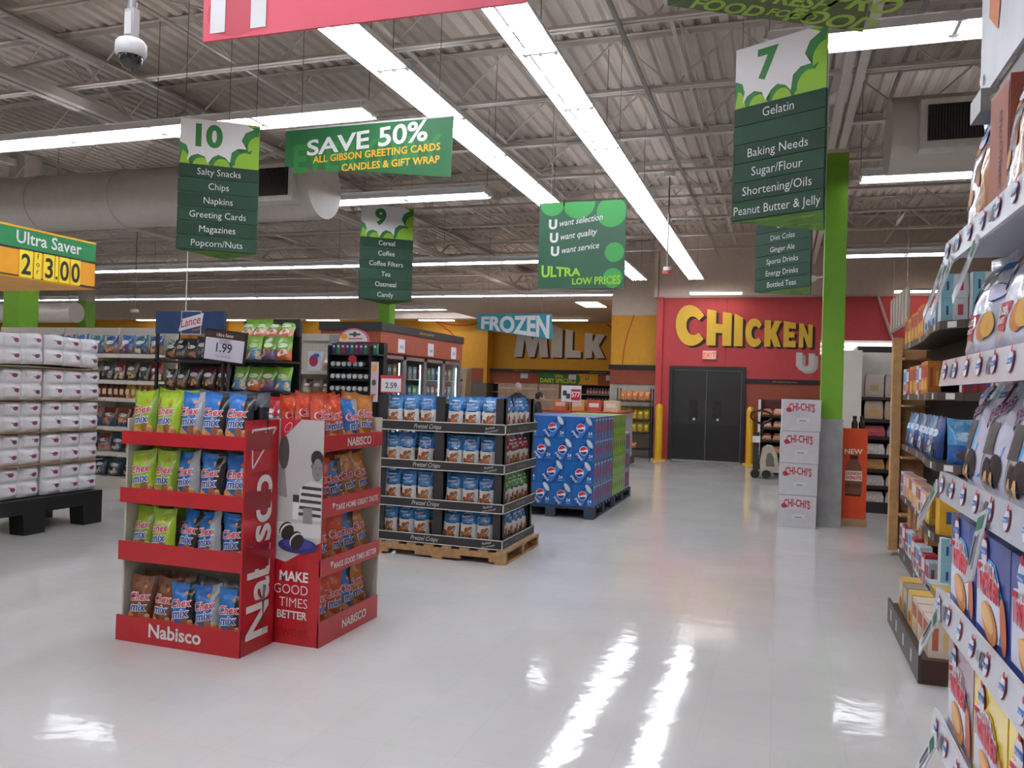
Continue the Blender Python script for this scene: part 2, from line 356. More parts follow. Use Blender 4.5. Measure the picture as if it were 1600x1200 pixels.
# shrink wrapped pallet of brown cartons
CB = M('9a7c5f', .6, var=.06); WRAP = M('b59d86', .2, var=.1, bump=.6, bs=12, coat=.4)
Pc = Proto(MB().box(-.3, .3, -.25, .25, 0, .305, WRAP).box(-.27, .27, -.252, -.25, .15, .18, prt('c8b8a4')), 'carton')
kk = 0
for i in range(4):
    for j in range(5 - (i == 3)*1):
        if i == 3 and j > 2: continue
        Pc.put((-7.55+.62*i, 22.5, .15+.31*j), label='film wrapped brown carton, %s in its stack, %s stack from left before the dairy' % (['lowest', 'second', 'third', 'fourth', 'top'][j], ORD[i]), cat='box', group='film wrapped cartons before the dairy')
b = MB()
for i in range(7): b.box(-7.9, -5.3, 22.24+.08*i, 22.29+.08*i, .12, .145, CB)
for x in (-7.85, -6.6, -5.45): b.box(x, x+.1, 22.24, 22.77, 0, .12, CB)
b.build('pallet', label='wooden pallet under the film wrapped cartons', cat='pallet')
# wall fixtures near the ceiling at the back, small boxes of light
GL = M('fff4e4', emit=6)
def surf_light(name, x, y, z, L, W, label, rz=0):
    t = thing(name, label, 'ceiling light', (x, y, z), rz)
    MB().box(-L/2, L/2, -W/2, W/2, .03, .07, WHT).build('housing', t)
    MB().box(-L/2+.01, L/2-.01, -W/2+.01, W/2-.01, 0, .03, GL).build('diffuser', t)
    if y < 20:
        for q in (-.4, .4): MB().cyl((q, 0, .07), (q, 0, 1.45), .004, STEEL, 4).build('hanger', t)
for i, (x, y, dz) in enumerate(((-10.95, 24.65, 3.732), (-6.4, 24.6, 3.732), (-15.3, 24.65, 3.732), (-22.8, 24.65, 3.732), (-19.2, 24.65, 3.732))):
    surf_light('wraparound_light', x, y, dz, 1.25, .2, 'short wraparound lamp under the beige back soffit, %s' % ('above the freezers left of FROZEN', 'right of the FROZEN sign', 'left of the brown freezer header', 'far left above the snack shelving', 'behind the blue snack rack header')[i])
surf_light('wraparound_light', -1.42, 18.5, 3.78, 1.15, .2, 'short lamp hanging above the yellow CHICKEN letters')
surf_light('wraparound_light', 2.8, 18.5, 3.78, 1.15, .2, 'short lamp hanging above the right end of the red wall')
t = thing('troffer_light', 'square grid troffer lamp in the beige ceiling before the dairy', 'ceiling light', (-4.7, 20.4, 3.775))
MB().box(-.32, .32, -.62, .62, 0, .02, WHT).build('housing', t); MB().box(-.28, .28, -.58, .58, -.012, 0, GL).build('diffuser', t)
for k in range(8): MB().box(-.28, .28, -.5+.14*k, -.49+.14*k, -.02, -.012, WHT).build('louvre', t)

# ------------------------------------------------------------------ fluorescent strips
EM = M('f4f6ff', emit=TUBE); REFL = M('eef0f2', .35, var=0); HOUS = M('c9cacb', .5, var=.02)
def strip_proto(tubes, W, seg=1.22):
    root = {}
    h = MB(); h.box(0, seg, -.035, .035, .055, .11, HOUS)
    for k in range(3): h.box(.05+.4*k, .12+.4*k, -W*.38, W*.38, .056, .062, HOUS)
    r = MB()
    for s in (-1, 1):
        r.hexa([(0, s*W/2, -.02), (seg, s*W/2, -.02), (seg, s*(W/2-.004), -.02), (0, s*(W/2-.004), -.02)], [(0, s*W*.4, .055), (seg, s*W*.4, .055), (seg, s*(W*.4-.004), .055), (0, s*(W*.4-.004), .055)], REFL)
    r.box(0, seg, -W*.335, W*.335, .05, .055, REFL)
    tb = MB(); so = MB()
    for i in range(tubes):
        y = (i-(tubes-1)/2)*(W*.72/max(1, tubes-1) if tubes > 1 else 0)
        tb.cyl((.03, y, .012), (seg-.03, y, .012), .0145, EM, 6)
        so.cyl((-.035, y, .012), (.035, y, .012), .019, WHT, 8)
    so.box(-.012, .012, -W*.42, W*.42, .0, .052, WHT)
    return h, r, tb, so
def light_row(name, label, start, n, tubes, W, along, zc=4.05):
    t = thing(name, label, 'ceiling light', (start[0], start[1], zc), PI/2 if along == 'Y' else 0)
    key = (tubes, W)
    if key not in light_row.c:
        light_row.c[key] = [Proto(m, nm) for m, nm in zip(strip_proto(tubes, W), ('housing', 'reflector', 'tubes', 'socket_bar'))]
    P = light_row.c[key]
    for i in range(n):
        for q in P: q.put((i*1.22, 0, 0), parent=t)
    P[3].put((n*1.22, 0, 0), parent=t)
    for i in range(0, n+1, 2):
        MB().cyl((i*1.22, 0, .1), (i*1.22, 0, 1.21), .004, M('6f6a64', .5), 4).build('hanger', t)
    return t
light_row.c = {}
light_row('light_strip', 'longest overhead light strip, running back toward the CHICKEN wall', (-1.79, -6.4), 20, 3, .33, 'Y')
light_row('light_strip', 'overhead light strip left of the longest one, behind the save 50% banner', (-3.03, -6.4), 20, 3, .33, 'Y')
rows = [(6.63, -3.7, 14, 'cross light strip behind the aisle 10 sign'), (9.82, -3.7, 14, 'cross light strip above the aisle 9 sign beside the duct end'), (15.1, -4.15, 20, 'cross light strip passing behind the aisle 9 sign, upper of two'), (20.5, -4.1, 21, 'cross light strip just under the aisle 9 sign middle, lower of two long ones'), (24.0, -6.2, 5, 'short cross light strip just above the FROZEN sign'),
        (2.2, -3.7, 12, 'cross light strip nearest overhead left, out of frame'), (-2.2, -3.7, 12, 'cross light strip behind the viewer on the left')]
for y, x, n, lb in rows: light_row('light_strip', lb, (x-n*1.22, y), n, 2, .34, 'X')
for y, x, n, lb in ((6.1, -.14, 6, 'cross light strip behind the aisle 7 sign, upper right'), (10.0, .82, 6, 'cross light strip right of the green column under the air duct'), (15.3, .8, 2, 'short cross light strip right of the green column, lowest'), (2.0, .6, 6, 'cross light strip above the right shelves out of frame'), (-2.2, .6, 6, 'cross light strip behind the viewer on the right')):
    light_row('light_strip', lb, (x, y), n, 2, .34, 'X')
light_row('light_strip', 'front to back light strip seen only at its far end, right of the want quality banner', (-2.9, 17.99-1.22), 1, 3, .33, 'Y') if 0 else None

# ducts
DUCT = M('c6beb4', .5, var=.03)
def duct(label, x0, x1, y, z, R, gx):
    t = thing('air_duct', label, 'duct')
    b = MB(); b.cyl((x0, y, z), (x1, y, z), R, DUCT, 40)
    x = min(x0, x1)+1.2
    while x < max(x0, x1)-.2:
        b.cyl((x, y, z), (x+.03, y, z), R+.012, DUCT, 40); x += 1.5
    b.build('pipe', t)
    for g0, g1 in gx:
        h = MB(); h.box(g0-.06, g1+.06, y-R-.1, y-R+.12, z-.27, z+.2, M('cdc9c2', .5)); bx = h.build('outlet_box', t)
        g = MB(); g.box(g0, g1, y-R-.11, y-R-.1, z-.2, z+.14, M('25211f', .6))
        n = int((g1-g0)/.025)
        for i in range(n): g.box(g0+i*.025, g0+i*.025+.006, y-R-.125, y-R-.11, z-.2, z+.14, M('4a4542', .5))
        g.build('grille', bx)
    return t
duct('large beige round air duct ending left of the save 50% sign', -16, -5.62, 9.0, 4.03, .4, [(-6.33, -5.83)])
duct('beige round air duct end with dark grille, upper right', .98, 6.5, 8.95, 4.19, .38, [(1.27, 1.86)])
duct('distant beige duct above the left snack shelving', -30, -18.25, 17.0, 3.25, .27, [])

# columns
def column(label, x, y, gz0, gz1, lower, w=.24):
    t = thing('support_column', label, 'column', (x, y, 0))
    h = w/2
    if gz0 > 0: MB().box(-h-.012, h+.012, -h-.012, h+.012, 0, gz0, lower).build('lower_wrap', t)
    g = MB().box(-h, h, -h, h, gz0, gz1, M('6ba01e', .5, var=.03)).build('green_shaft', t)
    MB().box(-h+.01, h-.01, -h+.01, h-.01, gz1, ZD-.02, DECK).build('upper_shaft', t)
    return t
column('lime green column with grey lower wrap behind the white cartons', .58, 10.25, 1.27, 4.4, M('97999b', .35, .1, var=.12, scale=5))
column('lime green column rising behind the brown freezer header', -7.33, 14.1, 0, 4.4, BEIGE)
column('lime green column under the yellow price header, far left', -12.1, 10.15, 0, 4.3, BEIGE, .36)
column('distant lime green column beside the far duct above the snack shelf', -19.6, 18.6, 0, 3.75, BEIGE, .34)

# ------------------------------------------------------------------ hanging aisle signs
DG = prt('2b5a3c'); LG = prt('86b52a'); DG2 = prt('2e7a38'); SW = prt('dcdcdc'); SLAT = [M('1c3d2b', .75, var=.05), M('214532', .75, var=.05)]
def hdr(b, mp, W, v0, H, num):
    q = lambda u, v: (u*W, v0+v*H)
    R = lambda pts, m, l: b.poly(mp, [q(*p) for p in pts], m, l)
    b.rect(mp, 0, W, v0, v0+H, LG, 1)
    def scal(cx, cy, rx, ry, a0, a1):
        pts = [(min(1, max(0, cx+rx*cos(a0+(a1-a0)*i/10))), min(1, max(0, cy+ry*sin(a0+(a1-a0)*i/10)))) for i in range(11)]
        R([(cx, cy)]+pts if a1-a0 < PI-.1 else pts, DG2, 2)
        pts = [(min(1, max(0, cx+.03+rx*.62*cos(a0+(a1-a0)*i/10))), min(1, max(0, cy-.03+ry*.62*sin(a0+(a1-a0)*i/10)))) for i in range(11)]
        R([(cx, max(0, cy-.03))]+pts if a1-a0 < PI-.1 else pts, LG, 3)
    scal(0, 0, .15, .5, 0, PI/2); scal(.24, 0, .17, .3, 0, PI); scal(.5, 0, .17, .32, 0, PI); scal(.8, .12, .22, .42, .3*PI, 1.1*PI); scal(.97, .5, .24, .45, .45*PI, 1.1*PI)
    R([(0, 1), (.8, 1), (.93, .9), (.82, .8), (.77, .62), (.84, .435), (.73, .43), (.65, .33), (.63, .09), (.57, .2), (.48, .25), (.41, .18), (.35, .03), (.31, .18), (.22, .23), (.14, .17), (.09, .05), (.11, .25), (.08, .4), (0, .46)], SW, 4)
    b.text(mp, num, DG2, W*(.37 if len(num) == 1 else .36), v0+H*.42, H*.66, bold=.045, layer=5)
def prism_sign(label, A, B, C, z0, z1, num, lines):
    t = thing('aisle_sign', label, 'sign')
    A, B, C = [Vector((*q, 0)) for q in (A, B, C)]
    b = MB(); b.hexa([(p.x, p.y, z0) for p in (A, B, C)], [(p.x, p.y, z1) for p in (A, B, C)], DG)
    body = b.build('board', t)
    c = (A+B+C)/3
    b = MB(); mpb = plane((0, 0, z0), (1, 0, 0), (0, -1, 0)); r = random.Random(3)
    b.add([(p.x, p.y, z0-.002) for p in (A, C, B)], [(0, 1, 2)], prt('5f8f2a'))
    for i in range(26):
        u, v = r.random(), r.random()
        if u+v > .86: u, v = .86-u*.86, .86-v*.86
        u, v = max(.05, u), max(.05, v); p = A+(B-A)*u+(C-A)*v; d = (B-A).normalized()*r.uniform(.02, .05); e = Vector((-d.y, d.x, 0)).normalized()*.007
        b.add([(p.x-d.x-e.x, p.y-d.y-e.y, z0-.004), (p.x-d.x+e.x, p.y-d.y+e.y, z0-.004), (p.x+d.x+e.x, p.y+d.y+e.y, z0-.004), (p.x+d.x-e.x, p.y+d.y-e.y, z0-.004)], [(0, 1, 2, 3)], prt('2f5a2a' if i % 2 else '8fbf34'))
    b.build('underside_print', t)
    H = z1-z0; hh = H*.345; sh = (H-hh)/len(lines)
    for P0, P1 in ((A, B), (B, C), (C, A)):
        W = (P1-P0).length; U = (P1-P0).normalized(); mp = plane((P0.x, P0.y, z0), U, (0, 0, 1))
        b = MB(); hdr(b, mp, W, H-hh, hh, num); b.build('number_panel', t)
        N = U.cross(Vector((0, 0, 1)))
        for i, ln in enumerate(lines):
            z = z0+H-hh-(i+1)*sh
            o = Vector((P0.x, P0.y, 0))
            b = MB(); q = [o+U*.0, o+U*W, o+U*W+N*.008, o+N*.008]
            b.hexa([(p.x, p.y, z+.004) for p in q], [(p.x, p.y, z+sh-.006) for p in q], SLAT[i % 2]); sl = b.build('slat', t)
            if ln: 
                b = MB(); b.text(plane((P0.x+N.x*.0085, P0.y+N.y*.0085, z), U, (0, 0, 1)), ln, SW, W/2, sh*.28, sh*.66, bold=-.004, sx=.92, maxw=W*.95); b.build('lettering', sl)
    for p in (A, B, C):
        q = c+(p-c)*.9; MB().cyl((q.x, q.y, z1), (q.x, q.y, 5.24), .003, M('77726c', .5), 4).build('hanger', t)
    return t
prism_sign('aisle 7 three sided green hanging sign, upper right', (-.322, 5.377), (.2175, 5.107), (.25, 5.75), 2.631, 3.745, '7', ['Gelatin', '', 'Baking Needs', 'Sugar/Flour', 'Shortening/Oils', 'Peanut Butter & Jelly'])
prism_sign('aisle 10 three sided green hanging sign, left', (-5.007, 5.685), (-4.47, 6.063), (-4.98, 6.3), 2.644, 3.79, '10', ['Salty Snacks', 'Chips', 'Napkins', 'Greeting Cards', 'Magazines', 'Popcorn/Nuts'])
prism_sign('aisle 9 three sided green hanging sign above the freezers', (-6.0, 10.63), (-5.36, 11.09), (-5.96, 11.5), 2.8, 4.22, '9', ['Cereal', 'Coffee', 'Coffee Filters', 'Tea', 'Oatmeal', 'Candy'])
prism_sign('drinks aisle green hanging sign partly behind the aisle 7 sign', (-.32, 10.47), (.32, 9.95), (.36, 10.9) if 0 else (.30, 10.75), 2.8, 4.1, '6', ['Colas', 'Diet Colas', 'Ginger Ale', 'Sports Drinks', 'Energy Drinks', 'Bottled Teas']) if 0 else None
# the one behind stands left of the green column
prism_sign('drinks aisle green hanging sign partly behind the aisle 7 sign', (-.295, 9.45), (.275, 8.95), (.30, 9.72), 2.68, 3.86, '6', ['Colas', 'Diet Colas', 'Ginger Ale', 'Sports Drinks', 'Energy Drinks', 'Bottled Teas'])
# nearest sign overhead: only its green underside shows
t = thing('aisle_sign', 'nearest green hanging sign whose patterned underside shows, top right', 'sign')
Av, Bv, Cv = Vector((-.39, 2.69, 0)), Vector((.245, 3.06, 0)), Vector((.235, 2.35, 0))
b = MB(); b.hexa([(p.x, p.y, 2.8) for p in (Av, Cv, Bv)], [(p.x, p.y, 4.0) for p in (Av, Cv, Bv)], SLAT[0]); b.build('board', t)
b = MB(); b.add([(p.x, p.y, 2.799) for p in (Av, Bv, Cv)], [(0, 1, 2)], prt('4c5a2c'))
mpu = plane((Av.x, Av.y, 2.799), (Bv-Av).normalized(), ((Bv-Av).normalized().cross(Vector((0, 0, -1))))*-1)
Ux = (Bv-Av).normalized(); Vx = Vector((Ux.y, -Ux.x, 0))
mpu = lambda x, y, l=1: Vector((Av.x, Av.y, 2.799-.0012*l))+Ux*x+Vx*y
for tx, x, y, s in (('FOOD', .20, .0, .10), ('FRESH', .40, .10, .1), ('FOOD', .58, .0, .13), ('PRO', .62, .13, .14), ('FOOD', .43, .02, .07), ('FRESH', .55, .27, .12)):
    b.text(mpu, tx, prt('8fae3a'), x, y+.01, s, bold=.03, sx=.9)
b.build('underside_print', t)
for p in (Av, Bv, Cv):
    MB().cyl((p.x*.9, p.y, 4.0), (p.x*.9, p.y, 5.24), .003, M('77726c', .5), 4).build('hanger', t)

def banner(name, label, pts, y, mat, designs, hang):
    t = thing(name, label, 'sign')
    b = MB(); b.hexa([(x, y-.006, z) for x, z in pts][::-1], [(x, y+.006, z) for x, z in pts][::-1], mat); b.build('board', t)
    b = MB(); designs(b, face_my(0, y-.006, 0)); b.build('lettering', t)
    for x, z in hang: MB().cyl((x, y, z), (x, y, 5.24), .003, M('77726c', .5), 4).build('hanger', t)
    return t
def d_save(b, mp):
    r = random.Random(4)
    m = prt('3c8f45'); md = prt('1f5c34')
    clip = lambda x, z: z
    b.text(mp, 'EVERYDAY', prt('2f7d3c'), -3.36, 3.33, .34, bold=.03, sx=.85, layer=1)
    b.text(mp, 'SAVE 50%', SW, -3.36, 3.5, .21, bold=.022, layer=3, sx=1.3, maxw=1.44, warp=lambda x, y: (x, y*(1+.25*x)+.05*x))
    b.text(mp, 'ALL GIBSON GREETING CARDS', prt('e8ad2c'), -3.27, 3.42, .085, bold=.02, layer=3, maxw=1.28, warp=lambda x, y: (x, y+.03*x))
    b.text(mp, 'CANDLES & GIFT WRAP', prt('e8ad2c'), -3.13, 3.325, .085, bold=.02, layer=3, maxw=1.0, warp=lambda x, y: (x, y+.02*x))
    b.rect(mp, -4.15, -2.57, 3.70, 3.715, prt('b9c2bb'), 4)
banner('hanging_banner', 'green save 50% banner about greeting cards, upper left of centre', [(-4.15, 3.39), (-2.58, 3.21), (-2.57, 3.71), (-4.15, 3.70)], 6.0, prt('23683a'), d_save, ((-4.0, 3.69), (-2.7, 3.7)))
def d_want(b, mp):
    for cx, cz, r in ((-2.28, 3.44, .13), (-2.0, 3.44, .17), (-1.66, 3.33, .155), (-1.62, 2.92, .1), (-1.63, 2.66, .1)):
        b.poly(mp, [(min(-1.512, max(-2.418, cx+r*cos(a*PI/12))), min(3.448, cz+r*sin(a*PI/12))) for a in range(24)], prt('3f9a4c'), 1)
    for i, (s, z) in enumerate((('want selection', 3.2), ('want quality', 3.06), ('want service', 2.92))):
        b.text(mp, 'U', SW, -2.27+.015*i, z-.02, .13, bold=.05, layer=3); b.text(mp, s, SW, -2.2+.015*i, z, .092, bold=.008, ital=.25, layer=3, align='L', sx=.85, warp=lambda x, y: (x, y+.12*x))
    b.text(mp, 'ULTRA', prt('8fc931'), -2.38, 2.68, .17, bold=.035, layer=3, align='L', maxw=.42, warp=lambda x, y: (x, y*(1-1.0*x)+.02*x))
    b.text(mp, 'LOW PRICES', prt('8fc931'), -2.05, 2.6, .1, bold=.03, layer=3, align='L', maxw=.5, warp=lambda x, y: (x, y*(.85+.8*x)))
banner('hanging_banner', 'square green want selection quality service banner under the ceiling', [(-2.42, 2.56), (-1.51, 2.55), (-1.51, 3.45), (-2.42, 3.45)], 8.0, M('24573c', .4, var=.1, scale=2), d_want, ((-2.3, 3.45), (-1.6, 3.45)))
def d_froz(b, mp):
    b.text(mp, 'FROZEN', SW, -4.93, 2.615, .46, bold=.04, layer=2, maxw=1.4, warp=lambda x, y: (x, -.125*x+y/.335*(.33+.145*x)))
banner('hanging_banner', 'teal FROZEN banner hanging in front of the yellow dairy wall', [(-5.71, 2.68), (-4.16, 2.49), (-4.19, 2.985), (-5.71, 2.98)], 14.85, prt('2f8ba3'), d_froz, ((-5.5, 2.98), (-4.4, 2.98)))
def d_red(b, mp):
    b.text(mp, 'H', SW, -2.34, 3.09, .5, bold=.04, layer=3, sx=.9)
    for cx, cz, r, c in ((-2.35, 3.16, .16, 'b84450'), (-1.75, 3.45, .3, 'b84450'), (-1.2, 3.3, .22, 'c95762')):
        b.disc(mp, cx, cz, r, r*.7, prt(c), 1, n=24)
banner('hanging_banner', 'large red banner overhead whose lower edge shows, top left of centre', [(-2.53, 3.04), (-.99, 3.03), (-.99, 3.65), (-2.53, 3.65)], 3.0, prt('d05060'), d_red, ((-2.4, 3.65), (-1.1, 3.65)))

t = thing('hanging_sign', 'distant hanging slatted sign seen from the side over the pine shelving', 'sign')
MB().box(1.54, 1.56, 11.4, 13.15, 2.5, 3.0, M('8f8478', .5)).build('board', t)
for k in range(6): MB().box(1.53, 1.54, 11.45+.29*k, 11.65+.29*k, 2.53, 2.97, M('b8aea2', .5)).build('slat', t)
for y in (11.6, 12.95): MB().cyl((1.55, y, 3.0), (1.55, y, 5.24), .004, STEEL, 4).build('hanger', t)
# yellow price header box
t = thing('price_header', 'yellow and green price header box reading 2 for 3.00, far left', 'sign')
b = MB(); b.box(-5.6, -4.32, 2.3, 4.16, 2.08, 2.39, M('df9a1c', .45)); b.build('box', t)
mp = face_px(-4.32, 0, 0)
b = MB(); b.rect(mp, 2.3, 4.16, 2.26, 2.38, prt('1f7d44'), 1); b.rect(mp, 2.3, 4.16, 2.378, 2.39, prt('d9a020'), 2); b.rect(mp, 2.3, 4.16, 2.25, 2.262, prt('2a2419'), 2); b.rect(mp, 2.3, 3.8, 2.09, 2.098, prt('2a2419'), 2); b.rect(mp, 4.03, 4.16, 2.085, 2.1, prt('2a2419'), 2)
b.text(mp, 'Ultra Saver', SW, 3.81, 2.29, .105, bold=.015, layer=3, maxw=.47); b.build('header_print', t)
for (y0, y1, s, z, sz) in ((3.6, 3.69, '2', 2.11, .17), (3.7, 3.75, 'f', 2.19, .05), (3.765, 3.845, '3', 2.11, .17), (3.85, 3.87, '.', 2.11, .12), (3.88, 3.955, '0', 2.11, .17), (3.965, 4.04, '0', 2.11, .17)):
    b = MB(); b.rect(mp, y0, y1, 2.09, 2.252, prt('ead02c'), 3)
    if s == 'f':
        for j, ch in enumerate('for'): b.text(mp, ch, prt('2a2419'), (y0+y1)/2, 2.21-.045*j, .05, layer=4)
    else: b.text(mp, s, prt('2a2419'), (y0+y1)/2, z, sz, bold=.02, sx=.8, layer=4)
    b.build('digit_card', t)
MB().cyl((-5.0, 2.6, 0), (-5.0, 2.6, 2.08), .03, BLK2, 8).build('post', t)

# dome camera, pendants, bullet camera
t = thing('dome_camera', 'white dome security camera on a pole, top left', 'camera', (-2.63, 2.68, 2.825))
t.scale = (.85, .85, .85)
b = MB(); b.lathe([(0, .115), (.06, .115), (.072, .1), (.074, .055), (.066, .04), (.06, .035)], (0, 0, 0), M('dcdcda', .35), 28); b.build('housing', t)
b = MB(); b.lathe([(.056, .036), (.055, .02), (.046, -.005), (.03, -.022), (.012, -.03), (0, -.031)], (0, 0, 0), M('15151a', .05, coat=1), 24); b.build('dome', t)
b = MB(); b.box(-.028, .028, -.02, .02, .12, .27, M('b9c0c0', .35, .3)); b.box(-.02, .02, -.027, -.02, .14, .25, WHT); b.build('junction_box', t)
b = MB(); b.cyl((0, 0, .27), (0, 0, 2.86), .014, M('a9a9a6', .4, .5), 10); b.cyl((0, 0, .27), (0, 0, .31), .022, M('8e9090', .4, .5), 10); b.build('pole', t)
t = thing('pendant_detector', 'red and white detector on a long rod near the longest light strip', 'detector', (-1.53, 11.255, 3.17))
b = MB(); b.cyl((0, 0, .08), (0, 0, 1.43), .01, M('7e7a74', .5), 8); b.build('rod', t); b = MB(); b.cyl((0, 0, .05), (0, 0, .1), .055, WHT, 12); b.cyl((0, 0, 0), (0, 0, .05), .07, M('a84a42', .5), 12); b.build('head', t)
MB().cyl((0, 0, 1.36), (0, 0, 1.42), .07, WHT, 12).build('cap', t)
t = thing('pendant_detector', 'tiny white detector on a thin rod above the left snack shelving', 'detector', (-13.4, 14.0, 2.95))
b = MB(); b.cyl((0, 0, .03), (0, 0, 2.28), .01, M('8c877f', .5), 6); b.build('rod', t); MB().cyl((0, 0, 0), (0, 0, .06), .08, WHT, 12).build('head', t)
b = MB(); b.cyl((-7.55, 8.78, 2.2), (-7.55, 8.78, 5.15), .008, WHT, 6); b.build('power_pole', label='thin white pole rising from left snack shelving to the ceiling', cat='pole')
t = thing('bullet_camera', 'small white bullet camera on the left side of the green column', 'camera', (.44, 10.1, 2.92))
b = MB(); b.cyl((-.3, -.05, -.05), (-.08, -.02, .0), .035, WHT, 12); b.build('body', t); MB().cyl((-.31, -.05, -.052), (-.3, -.05, -.05), .03, BLK, 12).build('lens', t); MB().cyl((-.1, -.02, 0), (.02, 0, .02), .012, WHT, 8).build('arm', t)

# ------------------------------------------------------------------ bags
def bag(w, h, d, zone, deco, seed=0, ears=.012, nu=12, nv=14, back=None):
    """a filled pouch standing at z=0, printed front facing -Y; zone(u, v) -> material, deco(b, mp, w, h)"""
    r = random.Random(seed); ph = [r.uniform(0, 6.3) for _ in range(6)]
    def T(u, v):
        if v > .93: t = 0.
        else: t = (max(0, 1-(v/.93)**2.6))**.75
        t *= min(1, .62+v*4)
        return max(.0012, d/2*t*(max(0, 1-abs(u)**3.2))**.6)
    def wr(u, v):
        a = (1-v)*.3+v
        return .0028*a*(sin(7*u+ph[0]+9*v)+.7*sin(16*u*v+ph[1])+.6*sin(11*v-5*u+ph[2]))
    def X(u, v): return u*w/2*(1-.05*sin(PI*min(1, v*1.1)))*(1+.04*(v > .9))
    def Z(u, v): return v*h+(ears*abs(u)**2 if v > .9 else 0)
    def P(u, v, s=-1, off=0):
        u = max(-1, min(1, u)); v = max(0, min(1, v))
        return Vector((X(u, v), s*(T(u, v)+off)+wr(u, v)*(1 if v > .93 else .8), Z(u, v)))
    b = MB()
    for s in (-1, 1):
        vs = []; grp = {}
        for j in range(nv+1):
            for i in range(nu+1): vs.append(P(-1+2*i/nu, j/nv, s))
        o = len(b.v); b.v += [tuple(p) for p in vs]
        for j in range(nv):
            for i in range(nu):
                a = j*(nu+1)+i; f = (a, a+1, a+nu+2, a+nu+1) if s < 0 else (a, a+nu+1, a+nu+2, a+1)
                b.f.append(tuple(k+o for k in f)); b.sm.append(True)
                mt = zone(-1+2*(i+.5)/nu, (j+.5)/nv) if s < 0 or back is None else back
                b.m.append(b.mi(mt))
    bot = [P(-1+2*i/nu, 0, -1) for i in range(nu+1)]; bo2 = [P(-1+2*i/nu, 0, 1) for i in range(nu+1)]
    b.add(bot+bo2, [(i, nu+1+i, nu+2+i, i+1) for i in range(nu)], zone(0, 0))
    def mp(x, y, l=1): return P(2*x/w, y/h, -1, .0012*l)
    if deco: deco(b, mp, w, h)
    return b
def blobs(b, mp, w, h, cols, n, y0, y1, r0, r1, seed, layer=1, x0=-.36, x1=.36):
    r = random.Random(seed)
    for i in range(n):
        b.disc(mp, r.uniform(x0, x1)*w, r.uniform(y0, y1)*h, r.uniform(r0, r1)*w, r.uniform(r0, r1)*w*.8, prt(cols[i % len(cols)]), layer+i*.15, n=8, rot=r.uniform(0, 3))
WO = prt('e9e6e2'); CRED = prt('c4203a'); CBLU = prt('1f4a94')
def chex_deco(side, chips=True):
    def f(b, mp, w, h):
        blobs(b, mp, w, h, ['b0703c', 'c88a4c', '8c5228', 'd4a268'], 11, .06, .24, .1, .17, 3)
        if side == 'clean': pass
        for s, m, dx, dy, bo, l in (('Chex', WO, 0, 0, .085, 3), ('Chex', CRED, 0, 0, .015, 5), ('mix', WO, .02, 0, .085, 3), ('mix', CBLU, .02, 0, .02, 5)):
            y = .53 if s == 'Chex' else .32
            b.text(mp, s, m, (-.02+dx)*w, y*h, (.36 if s == 'Chex' else .4)*w, bold=bo, layer=l, rot=.08, sx=.95, ital=.1)
        b.disc(mp, .12*w, .8*h, .07*w, .07*w, prt('d98a3a'), 2, n=8)
        if side and side != 'clean': b.text(mp, side, prt('d9b04a' if side != 'TRADITIONAL' else 'a9c8e8'), -.4*w, .42*h, .085*w, bold=.01, layer=4, rot=PI/2, sx=.9)
    return f
def two(c1, c2, cut=.25):
    a, c = foil(c1), foil(c2)
    return lambda u, v: a if u < cut+.2*(1-v) else c
CH = {}
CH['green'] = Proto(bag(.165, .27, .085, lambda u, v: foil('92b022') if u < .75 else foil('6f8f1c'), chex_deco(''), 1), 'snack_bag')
CH['green2'] = Proto(bag(.165, .265, .095, lambda u, v: foil('9ab82a'), chex_deco(''), 8), 'snack_bag')
CH['blue'] = Proto(bag(.165, .27, .09, two('2270bc', '1d1f25', .3), chex_deco('TRADITIONAL'), 2), 'snack_bag')
CH['blue2'] = Proto(bag(.165, .27, .1, two('2068b4', '9a9fa4', .35), chex_deco('clean'), 5), 'snack_bag')
CH['brown'] = Proto(bag(.165, .28, .09, two('7d4a2a', '5a2f1c', .6), chex_deco(''), 6), 'snack_bag')
CH['orange'] = Proto(bag(.165, .29, .095, lambda u, v: foil('cc4420'), chex_deco('CHEDDAR'), 3), 'snack_bag')
CH['gold'] = Proto(bag(.165, .3, .09, lambda u, v: foil('b87430'), chex_deco('HONEY'), 4), 'snack_bag')
CH['dark'] = Proto(bag(.165, .27, .085, lambda u, v: foil('1b1d22') if v < .75 else foil('5c6066'), lambda b, mp, w, h: blobs(b, mp, w, h, ['9a9a98', '6a6a6a', 'b8b8b8'], 9, .3, .8, .06, .12, 9), 7), 'snack_bag')
CNAME = {'green': 'lime green', 'green2': 'plump lime green', 'blue': 'blue and black', 'blue2': 'blue and silver', 'brown': 'chocolate brown', 'orange': 'red orange cheddar', 'gold': 'golden honey', 'dark': 'black and silver'}

